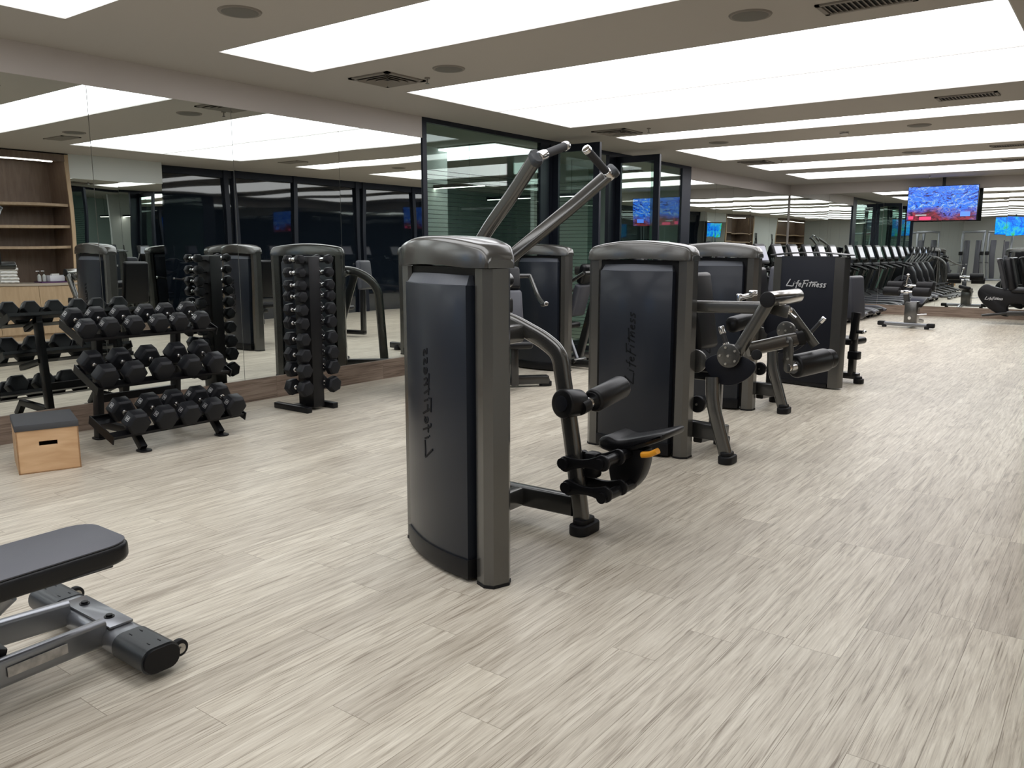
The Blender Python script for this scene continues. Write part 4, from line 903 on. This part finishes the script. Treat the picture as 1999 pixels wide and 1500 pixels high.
def dumbbell(R, hl, gap, mark=False):
    t = thing('dumbbell', 'x', 'dumbbell')
    hd = db_mesh(R, hl, gap)
    heads = [hd(1).build('head', 'hexrubber', t, angle=20), hd(-1).build('head', 'hexrubber', t, angle=20)]
    b = B(); n = 8; b.lathe([(0.013,-gap/2-0.01),(0.0135,-gap/2+0.01),(0.016,-gap/4),(0.0175,0),(0.016,gap/4),(0.0135,gap/2-0.01),(0.013,gap/2+0.01)], axis=(1,0,0), n=18)
    b.cyl((gap/2-0.006,0,0),(gap/2+0.002,0,0),0.021); b.cyl((-gap/2-0.002,0,0),(-gap/2+0.006,0,0),0.021); b.build('handle', 'chrome', t)
    if mark:
        for sg, h in ((1, heads[0]), (-1, heads[1])):
            m = B(); xm = sg*(gap/2+hl*0.5)
            # boxed weight figure on the upper left bevelled face
            nrm = Vector((0,-math.sin(PI/3)*1.0,0.5)); nrm = Vector((0,-math.cos(PI/6),math.sin(PI/6))); up = Vector((0,math.sin(PI/6),math.cos(PI/6)))
            o = nrm*(R+0.0008)+Vector((xm,0,0))
            for a, c, wa, wc in ((0,0.017,0.036,0.0022),(0,-0.017,0.036,0.0022),(0.018,0,0.0022,0.034),(-0.018,0,0.0022,0.034),(-0.008,0,0.004,0.018),(0.006,0.007,0.010,0.003),(0.006,-0.007,0.010,0.003),(0.0025,0,0.003,0.014),(0.0095,0,0.003,0.014)):
                m.prism([(a-wa/2,c-wc/2),(a+wa/2,c-wc/2),(a+wa/2,c+wc/2),(a-wa/2,c+wc/2)], 0.001, o, (1,0,0), up)
            m.build('weight_mark', 'logo_s', h, smooth=False)
    return t
# ------------------------------------------------------------------ three-tier rack
RK = thing('dumbbell_rack', 'black three-tier slanted dumbbell rack against the mirror, full of hex dumbbells', 'rack', (-6.12, 3.42, 0))
RY0, RY1 = 2.87, 3.97
tiers = [((-5.755,0.135),(-6.075,0.245)), ((-5.925,0.480),(-6.245,0.615)), ((-6.09,0.825),(-6.41,0.945))]
for (xf_, zf_), (xb_, zb_) in tiers:
    tray = B(); d = Vector((xb_-xf_, 0, zb_-zf_)); L_ = d.length; d.normalize(); nz = Vector((-d.z,0,d.x))*-1
    if nz.z < 0: nz = -nz
    def strip(a0, a1, h0, h1, y0=RY0, y1=RY1):
        p = [Vector((xf_,0,zf_))+d*a0+nz*h0, Vector((xf_,0,zf_))+d*a1+nz*h0, Vector((xf_,0,zf_))+d*a1+nz*h1, Vector((xf_,0,zf_))+d*a0+nz*h1]
        bb = bmesh.new(); lo = [bb.verts.new((q.x,y0,q.z)) for q in p]; hi = [bb.verts.new((q.x,y1,q.z)) for q in p]
        bb.faces.new(lo); bb.faces.new(hi[::-1])
        for i in range(4): bb.faces.new((lo[i],lo[(i+1)%4],hi[(i+1)%4],hi[i]))
        bmesh.ops.recalc_face_normals(bb, faces=bb.faces); tray._add(bb)
    strip(0, 0.10, 0, 0.006); strip(L_-0.10, L_, 0, 0.006); strip(0, 0.006, 0, 0.022); strip(L_-0.006, L_, 0, 0.03)
    tr_ = tray.build('tray', 'black', RK, world=True, smooth=False)
    tray = B(); strip(-0.01, L_+0.01, -0.035, 0.03, RY0-0.008, RY0); strip(-0.01, L_+0.01, -0.035, 0.03, RY1, RY1+0.008)
    tray.build('end_plate', 'black', tr_, world=True, smooth=False)
for y_ in (3.11, 3.77):
    b = B(); b.sweep([(-6.46,y_,0.01),(-6.36,y_,0.93)], rrect(0.05,0.085,0.006,2), ref=(0,1,0)); b.sweep([(-6.44,y_,0.13),(-5.92,y_,0.14),(-5.80,y_,0.02)], rrect(0.05,0.06,0.006,2), ref=(0,1,0))
    for z_, xe in ((0.50,-5.98),(0.85,-6.14)): b.sweep([(-6.40,y_,z_+0.06),(xe,y_,z_-0.04)], rrect(0.05,0.05,0.006,2), ref=(0,1,0))
    up_ = b.build('upright', 'black', RK, world=True)
    for x_ in (-6.46, -5.79):
        b = B(); b.prism(rrect(0.12,0.09,0.035,4), 0.012, (x_,y_,0.008), (1,0,0), (0,1,0), 0.002); b.build('foot_plate', 'black', up_, world=True)
b = B(); b.bx(-6.43,-6.39,3.13,3.75,0.30,0.36); b.build('cross_brace', 'black', RK, world=True, smooth=False)
def place_db(proto, c, tilt, ry, label, grp, first):
    if first: o = proto; 
    else: o = dup(proto, c)
    o.location = c; o.rotation_euler = (random.uniform(-0.12,0.12)*0 + ry, -tilt, 0); o['label'] = label; o['group'] = grp
    return o
tn = ['bottom', 'middle', 'top']; cnt = [5, 5, 6]; Rs = [0.084, 0.080, 0.070]; Hl = [0.115, 0.110, 0.095]
for ti in range(3):
    (xf_, zf_), (xb_, zb_) = tiers[ti]; tl_ = math.atan2(zb_-zf_, xf_-xb_); R = Rs[ti]; n = cnt[ti]
    proto = dumbbell(R, Hl[ti], 0.115, mark=(ti != 1))
    L_ = math.hypot(xf_-xb_, zb_-zf_)
    pts_px = [[(815,1110),(980,1080),(1120,1060),(1260,1035),(1385,1015)], [(635,845),(800,825),(965,810),(1130,780),(1270,765)], [(525,570),(660,560),(805,545),(950,535),(1065,520),(1195,520)]][ti]
    for k in range(n):
        u_, v_ = pts_px[k][0]/3, 450+pts_px[k][1]/3
        # head centre seen at (u,v): solve for its place along the tray
        y_ = at(u_, v_, x=xf_+0.03).y
        c = Vector(((xf_+xb_)/2, y_, (zf_+zb_)/2)) + Vector((math.sin(tl_),0,math.cos(tl_)))*(R+0.008) + Vector((0.012,0,-0.004))
        place_db(proto, c, -tl_, 0.0, 'black hex dumbbell, %s from the left on the %s tier of the slanted rack' % (ORD[k], tn[ti]), 'hex dumbbells on the three-tier rack', k == 0)
# ------------------------------------------------------------------ vertical tower rack
VR = thing('dumbbell_tower', 'tall black vertical dumbbell stand in front of the mirror, two columns of small dumbbells', 'rack', (-6.10, 4.95, 0))
B().bx(-6.20,-5.985,4.885,5.015,0.03,1.43,0.006).build('post', 'black', VR, world=True)
for y_ in (4.79, 5.10):
    B().bx(-6.42,-5.93,y_-0.03,y_+0.03,0.0,0.055,0.006).build('foot_bar', 'black', VR, world=True)
B().bx(-6.22,-6.10,4.79,5.10,0.02,0.05,0.004).build('foot_bar', 'black', VR, world=True)
zr = [1.375 - 0.0 for _ in range(10)]
vv = [507,533,558,580,606,632,663,694,723,757]
protoV = {}
for k in range(10):
    zz = at(582, vv[k], 4.78).z
    R = 0.040 + 0.0033*k
    for ci, y_ in ((0, 4.785), (1, 5.115)):
        b = B(); yy0, yy1 = (4.75, 4.888) if ci == 0 else (5.014, 5.14)
        for x_ in (-6.13,-6.03): b.bx(x_-0.012, x_+0.012, yy0, yy1, zz-0.028, zz-0.018)
        b.build('cradle', 'black', VR, world=True, smooth=False)
        if ci == 0: pv = dumbbell(R, 0.068+0.0022*k, 0.10); o = pv
        else: o = dup(pv, (0,0,0))
        o.location = (-6.065, y_, zz+0.0); o.rotation_euler = (random.choice((0,0.15,-0.2,0.3)), 0, 0)
        o['label'] = 'small black dumbbell, %s from the top in the %s column of the vertical stand' % (ORD[k], 'left' if ci == 0 else 'right'); o['group'] = 'dumbbells on the vertical stand'
# ------------------------------------------------------------------ cardio row along the left wall
def elliptical(label):
    t = thing('elliptical_trainer', label, 'gym machine', (0,0,0))
    # faces -x (wall); user side +x
    b = B(); o = [(-0.62,0.10),(-0.66,0.5),(-0.55,0.95),(-0.32,1.12),(-0.10,1.08),(0.05,0.8),(0.12,0.45),(0.05,0.12)]
    b.prism(o, 0.30, (0,0,0), (1,0,0), (0,0,1), 0.05); b.build('drive_cover', 'black', t, angle=50)
    for sy in (-1,1):
        b = B(); b.lathe([(0.17,-0.02),(0.26,-0.02),(0.275,0),(0.26,0.02),(0.17,0.02),(0.16,0)], c=(-0.25,sy*0.175,0.42), axis=(0,1,0), n=36); b.build('side_ring', 'ringgrey', t)
        b = B(); b.cyl((-0.25,sy*0.16,0.42),(-0.25,sy*0.19,0.42),0.155,n=32,bev=0.006); b.build('side_disc', 'navy', t)
        b = B(); b.sweep(rnd([(0.95,sy*0.22,0.16),(0.1,sy*0.22,0.34+sy*0.06),(-0.2,sy*0.22,0.42+sy*0.1)],0.2), rrect(0.05,0.06,0.015,3), ref=(0,1,0)); pa = b.build('pedal_arm', 'frame_d', t)
        B().box((0.45,sy*0.22,0.33+sy*0.05),(0.38,0.16,0.05),0.02).build('footplate', 'rubber', pa)
        b = B(); b.sweep(rnd([(-0.25,sy*0.24,0.55),(-0.20,sy*0.26,1.1),(-0.02,sy*0.27,1.30),(0.0,sy*0.24,1.56)],0.2), circ(0.018,12), ref=(0,1,0)); h = b.build('moving_handle', 'silver', t)
        B().cyl((-0.01,sy*0.255,1.38),(0.0,sy*0.24,1.58),0.023,bev=0.006).build('hand_grip', 'foam', h)
    b = B(); b.bx(-0.75,1.15,-0.05,0.05,0.03,0.11,0.02); b.bx(-0.72,-0.62,-0.30,0.30,0.0,0.07,0.02); b.bx(1.05,1.15,-0.32,0.32,0.0,0.07,0.02); b.build('base_frame', 'frame', t)
    b = B(); b.sweep([(-0.40,0,1.05),(-0.26,0,1.34)], rrect(0.12,0.07,0.02,3), ref=(0,1,0)); b.build('console_mast', 'black', t)
    b = B(); b.box((-0.24,0,1.45),(0.07,0.36,0.27),0.025,rot=Matrix.Rotation(-0.35,4,'Y'),seg=3); cs = b.build('console', 'black', t)
    b = B(); b.box((-0.205,0,1.463),(0.004,0.27,0.19),0.0,rot=Matrix.Rotation(-0.35,4,'Y')); b.build('screen', 'screen_off', cs, smooth=False)
    return t
def treadmill(label):
    t = thing('treadmill', label, 'gym machine', (0,0,0))
    b = B(); b.bx(-0.75,0.98,-0.42,0.42,0.07,0.17,0.03); b.build('deck', 'black', t)
    B().bx(-0.30,0.95,-0.27,0.27,0.168,0.176,0.002).build('belt', 'rubber', t)
    for sy in (-1,1):
        b = B(); b.sweep(rnd([(-0.5,sy*0.36,0.19),(0.85,sy*0.36,0.19),(1.03,sy*0.36,0.12)],0.15), rrect(0.14,0.06,0.02,3), ref=(0,1,0)); b.build('side_rail', 'ringgrey', t)
        b = B(); b.sweep(rnd([(-0.62,sy*0.40,0.12),(-0.35,sy*0.40,1.05),(-0.30,sy*0.38,1.25)],0.1), rrect(0.05,0.12,0.02,3), ref=(0,1,0)); b.build('upright', 'frame_d', t)
        b = B(); b.sweep(rnd([(-0.42,sy*0.38,1.02),(-0.10,sy*0.38,1.10),(0.20,sy*0.38,0.98)],0.15), rrect(0.05,0.045,0.02,3), ref=(0,1,0)); b.build('handrail', 'black', t)
        b = B(); b.cyl((0.88,sy*0.36,0.045),(0.88,sy*0.32,0.045),0.045); b.build('roller_foot', 'rubber', t)
    b = B(); b.prism([(-0.85,0.06),(-0.86,0.22),(-0.70,0.34),(-0.45,0.30),(-0.25,0.18),(-0.25,0.06)], 0.72, (0,0,0), (1,0,0), (0,0,1), 0.03); b.build('motor_hood', 'black', t, angle=50)
    b = B(); b.box((-0.22,0,1.10),(0.16,0.80,0.08),0.03,rot=Matrix.Rotation(-0.3,4,'Y')); b.build('dashboard', 'black', t)
    b = B(); b.box((-0.12,0,1.41),(0.06,0.52,0.40),0.03,rot=Matrix.Rotation(-0.35,4,'Y'),seg=3); cs = b.build('console', 'black', t)
    b = B(); b.box((-0.089,0,1.425),(0.004,0.42,0.28),0.0,rot=Matrix.Rotation(-0.35,4,'Y')); b.build('screen', 'screen', cs, smooth=False)
    return t
yl = [10.4,11.35,12.3,13.22]
e0 = elliptical('x')
for k, y_ in enumerate(yl):
    o = e0 if k == 0 else dup(e0, (0,0,0)); o.location = (-5.35, y_, 0)
    o['label'] = 'black elliptical trainer by the left wall, %s from the glass doors' % ORD[k]; o['group'] = 'elliptical trainers in a row'
t0 = treadmill('x')
for k in range(7):
    o = t0 if k == 0 else dup(t0, (0,0,0)); o.location = (-5.42, 14.2+0.93*k, 0)
    o['label'] = 'black treadmill with lit console in the row by the left wall, %s after the ellipticals' % ORD[k]; o['group'] = 'treadmills in a row'
# ------------------------------------------------------------------ televisions
def tv(loc, wd, ht, face, pic, label, pole_to=ZC):
    t = thing('television', label, 'television', loc)
    B().box((0,0,0),(wd,0.045,ht),0.006).build('housing', 'black', t)
    yy = face*0.024; m = B(); m.box((0,0,0),(wd-0.02,0.002,ht-0.02)); s = m.build('screen', pic, t, smooth=False); s.location = (0,yy,0)
    if pic == 'tv_city':
        B().box((0.47,yy+face*0.002,-0.235),(0.19,0.002,0.10)).build('screen_banner', 'blue', s, smooth=False).location = (0,-yy,0)
        B().box((-0.31,yy+face*0.002,-0.315),(0.24,0.002,0.07)).box((-0.60,yy+face*0.002,-0.30),(0.10,0.002,0.07)).build('screen_banner', 'pink', s, smooth=False).location = (0,-yy,0)
        B().box((-0.4,yy+face*0.003,-0.245),(0.22,0.001,0.03)).build('screen_caption', 'logo_s', s, smooth=False).location = (0,-yy,0)
    b = B(); b.bx(-0.03,0.03,-face*0.06-0.02,-face*0.06+0.02,-0.1,pole_to-loc[2]-0.0); b.box((0,-face*0.045,0),(0.3,0.04,0.2)); b.build('ceiling_pole', 'black', t)
    return t
tv((-3.425,20.2,2.485), 1.39, 0.748, -1, 'tv_city', 'large television on a ceiling pole showing a blue city picture, before the far mirror')
tv((-4.35,-2.6,2.52), 1.50, 0.82, 1, 'tv_court', 'television showing a bright blue and green picture, seen only in the far mirror')
# ------------------------------------------------------------------ crunch bench by the far wall
Q = thing('crunch_bench', 'silver framed sit-up bench with four black leg rollers near the far mirror', 'bench', (-3.33, 17.1, 0))
b = B(); b.sweep([(-3.80,17.15,0.07),(-2.90,17.0,0.07)], rrect(0.09,0.07,0.02,3), ref=(0,1,0)); b.build('stabiliser', 'silver', Q, world=True)
for x_, y_ in ((-3.80,17.15),(-2.90,17.0)):
    b = B(); b.box((x_,y_,0.07),(0.14,0.11,0.085),0.02); b.box((x_+(0.06 if x_<-3.3 else -0.06),y_-0.03,0.03),(0.08,0.06,0.06),0.01); b.build('end_cap', 'rubber', Q, world=True)
b = B(); b.box((-3.28,17.20,0.30),(0.22,0.30,0.42),0.02); b.sweep([(-3.30,17.1,0.10),(-3.3,17.9,0.10),(-3.3,18.3,0.05)], rrect(0.09,0.07,0.02,3), ref=(1,0,0)); b.build('pedestal', 'frame', Q, world=True)
b = B(); b.sweep([(-3.36,17.15,0.45),(-3.38,17.05,0.66)], rrect(0.10,0.08,0.02,3), ref=(1,0,0)); b.build('roller_mast', 'cap', Q, world=True)
for (y_, z_, k) in ((16.95,0.70,0),(17.25,0.80,1)):
    b = B(); b.cyl((-3.72,y_+0.03,z_),(-2.98,y_-0.03,z_),0.02); b.box((-3.36,y_,z_),(0.09,0.06,0.06),0.01); b.build('roller_bar', 'chrome', Q, world=True)
    for x0_, x1_ in ((-3.76,-3.47),(-3.24,-2.94)): B().cyl((x0_,y_+0.02,z_),(x1_,y_-0.02,z_),0.085,n=28,bev=0.015).build('roller_pad', 'rubber', Q, world=True)
b = B(); b.cyl((-3.44,17.25,0.80),(-3.40,17.22,1.0),0.02); b.sph((-3.40,17.22,1.0),0.035); b.build('grab_post', 'steel', Q, world=True)
b = B(); b.box((-3.26,17.55,0.50),(0.28,0.55,0.08),0.03,rot=Matrix.Rotation(0.22,4,'X')@Matrix.Rotation(0.2,4,'Y'),seg=3); b.build('back_pad', 'vinyl', Q, world=True, angle=60)
b = B(); b.cyl((-3.28,17.05,0.2),(-3.28,17.0,0.2),0.03); b.cyl((-3.0,17.1,0.28),(-3.2,17.1,0.26),0.015); b.build('adjust_knob', 'chrome', Q, world=True)
# ------------------------------------------------------------------ recumbent bike at the right edge
Rb = thing('recumbent_bike', 'black recumbent exercise bike by the far mirror at the right edge', 'exercise bike', (-1.95, 19.2, 0))
yy = 19.2
pl = [(1908,575),(1913,562),(1926,553),(1940,560),(1968,566),(1999,562),(2040,555),(2060,575),(2030,590),(2000,594),(1975,592),(1966,600),(1972,614),(1968,619),(1955,616),(1936,606),(1920,594)]
q = [at(u_,v_,yy) for u_,v_ in pl]; o_ = at(1950,585,yy)
b = B(); b.prism(chaikin([(p.x-o_.x, p.z-o_.z) for p in q]), 0.22, o_, (1,0,0), (0,0,1), 0.03); b.build('body_shell', 'black', Rb, world=True, angle=50)
b = B(); lettering(b, 'LifeFitness', at(1922,585,yy-0.113), (1,0,0), (0,0,1), 0.05, 0.32, 0.003, 0.2, normal=(0,1,0)); b.build('lettering', 'logo_s', Rb, world=True, smooth=False)
b = B(); p0, p1 = at(1916,616,yy-0.25), at(1965,612,yy-0.1); b.sweep([p0, p1], rrect(0.10,0.05,0.02,3), ref=(0,1,0)); p2 = at(2060,612,yy); b.sweep([p1, p2], rrect(0.14,0.09,0.02,3), ref=(0,1,0)); b.build('base_frame', 'frame_d', Rb, world=True)
b = B(); b.sweep([at(1926,567,yy-0.09), at(1970,575,yy-0.09)], rrect(0.03,0.06,0.01,3), ref=(0,1,0)); b.build('side_trim', 'silver', Rb, world=True)
b = B(); b.box(at(1974,535,yy)+Vector((0,0,0)),(0.14,0.46,0.66),0.05,rot=Matrix.Rotation(-0.22,4,'Y'),seg=3); b.build('backrest', 'vinyl', Rb, world=True, angle=60)
b = B(); b.box(at(1992,567,yy)+Vector((0.05,0,0)),(0.40,0.42,0.10),0.04,seg=3); b.build('seat_pad', 'vinyl', Rb, world=True, angle=60)
for dy in (-0.22, 0.1):
    b = B(); b.sweep(rnd([at(1964,563,yy)+Vector((0,dy,0)), at(1958,530,yy)+Vector((0,dy,0)), at(1953,508,yy)+Vector((0,dy,0))],0.1), rrect(0.05,0.07,0.02,3), ref=(0,1,0)); h = b.build('side_handle', 'foam', Rb, world=True)
    b = B(); b.sph(at(1952,506,yy)+Vector((0,dy,0)),0.04,(1,1,0.5)); b.build('handle_tip', 'silver', h, world=True)
b = B(); b.sweep(rnd([at(2040,575,yy), at(2050,520,yy), at(2060,500,yy)],0.1), rrect(0.08,0.08,0.02,3), ref=(0,1,0)); b.build('console_mast', 'black', Rb, world=True)
# ------------------------------------------------------------------ gear behind the camera, seen in the far mirror
def cable(x, y, rz, lab):
    t = thing('cable_machine', lab, 'gym machine', (x, y, 0), rz, group='tall cable machines behind the camera')
    for sx in (-0.45, 0.45):
        B().bx(sx-0.05, sx+0.05, -0.05, 0.05, 0.03, 2.25, 0.015).build('column', 'silver', t)
        B().bx(sx*0.55-0.11, sx*0.55+0.11, -0.09, 0.09, 0.10, 1.9, 0.02).build('stack_shroud', 'ringgrey', t)
    b = B(); b.bx(-0.5,0.5,-0.06,0.06,2.20,2.30,0.02); b.bx(-0.6,0.6,-0.08,0.5,0.0,0.08,0.02); b.build('cross_frame', 'silver', t)
    for sx in (-0.45, 0.45):
        b = B(); b.bx(sx-0.08,sx+0.08,0.05,0.17,1.25,1.42,0.02); b.cyl((sx,0.2,1.25),(sx,0.2,0.9),0.004,n=6); b.build('pulley_carriage', 'black', t)
        b = B(); b.cyl((sx-0.07,0.2,0.88),(sx+0.07,0.2,0.88),0.016); b.build('cable_handle', 'foam', t)
    return t
cable(-5.9, -2.4, math.pi*0.0+0.1, 'tall grey cable machine behind the camera near the mirrored wall')
cable(-5.0, -3.9, -0.15, 'tall grey cable machine behind the camera near the back wall')
cable(-2.4, -4.2, 0.2, 'tall grey cable machine behind the camera, farthest from the mirrored wall')
P = thing('exercise_poster', 'framed exercise chart on the back wall, seen in the far mirror', 'poster', (-3.7, YN+0.03, 1.3))
B().bx(-4.15,-3.25,YN+0.002,YN+0.03,0.8,2.2,0.004).build('board', 'sheet', P, world=True, smooth=False)
b = B()
for i in range(5):
    for j in range(5): b.bx(-4.08+i*0.165,-3.96+i*0.165,YN+0.03,YN+0.033,1.15+j*0.19,1.30+j*0.19)
b.build('picture_panels', 'paper', P, world=True, smooth=False)
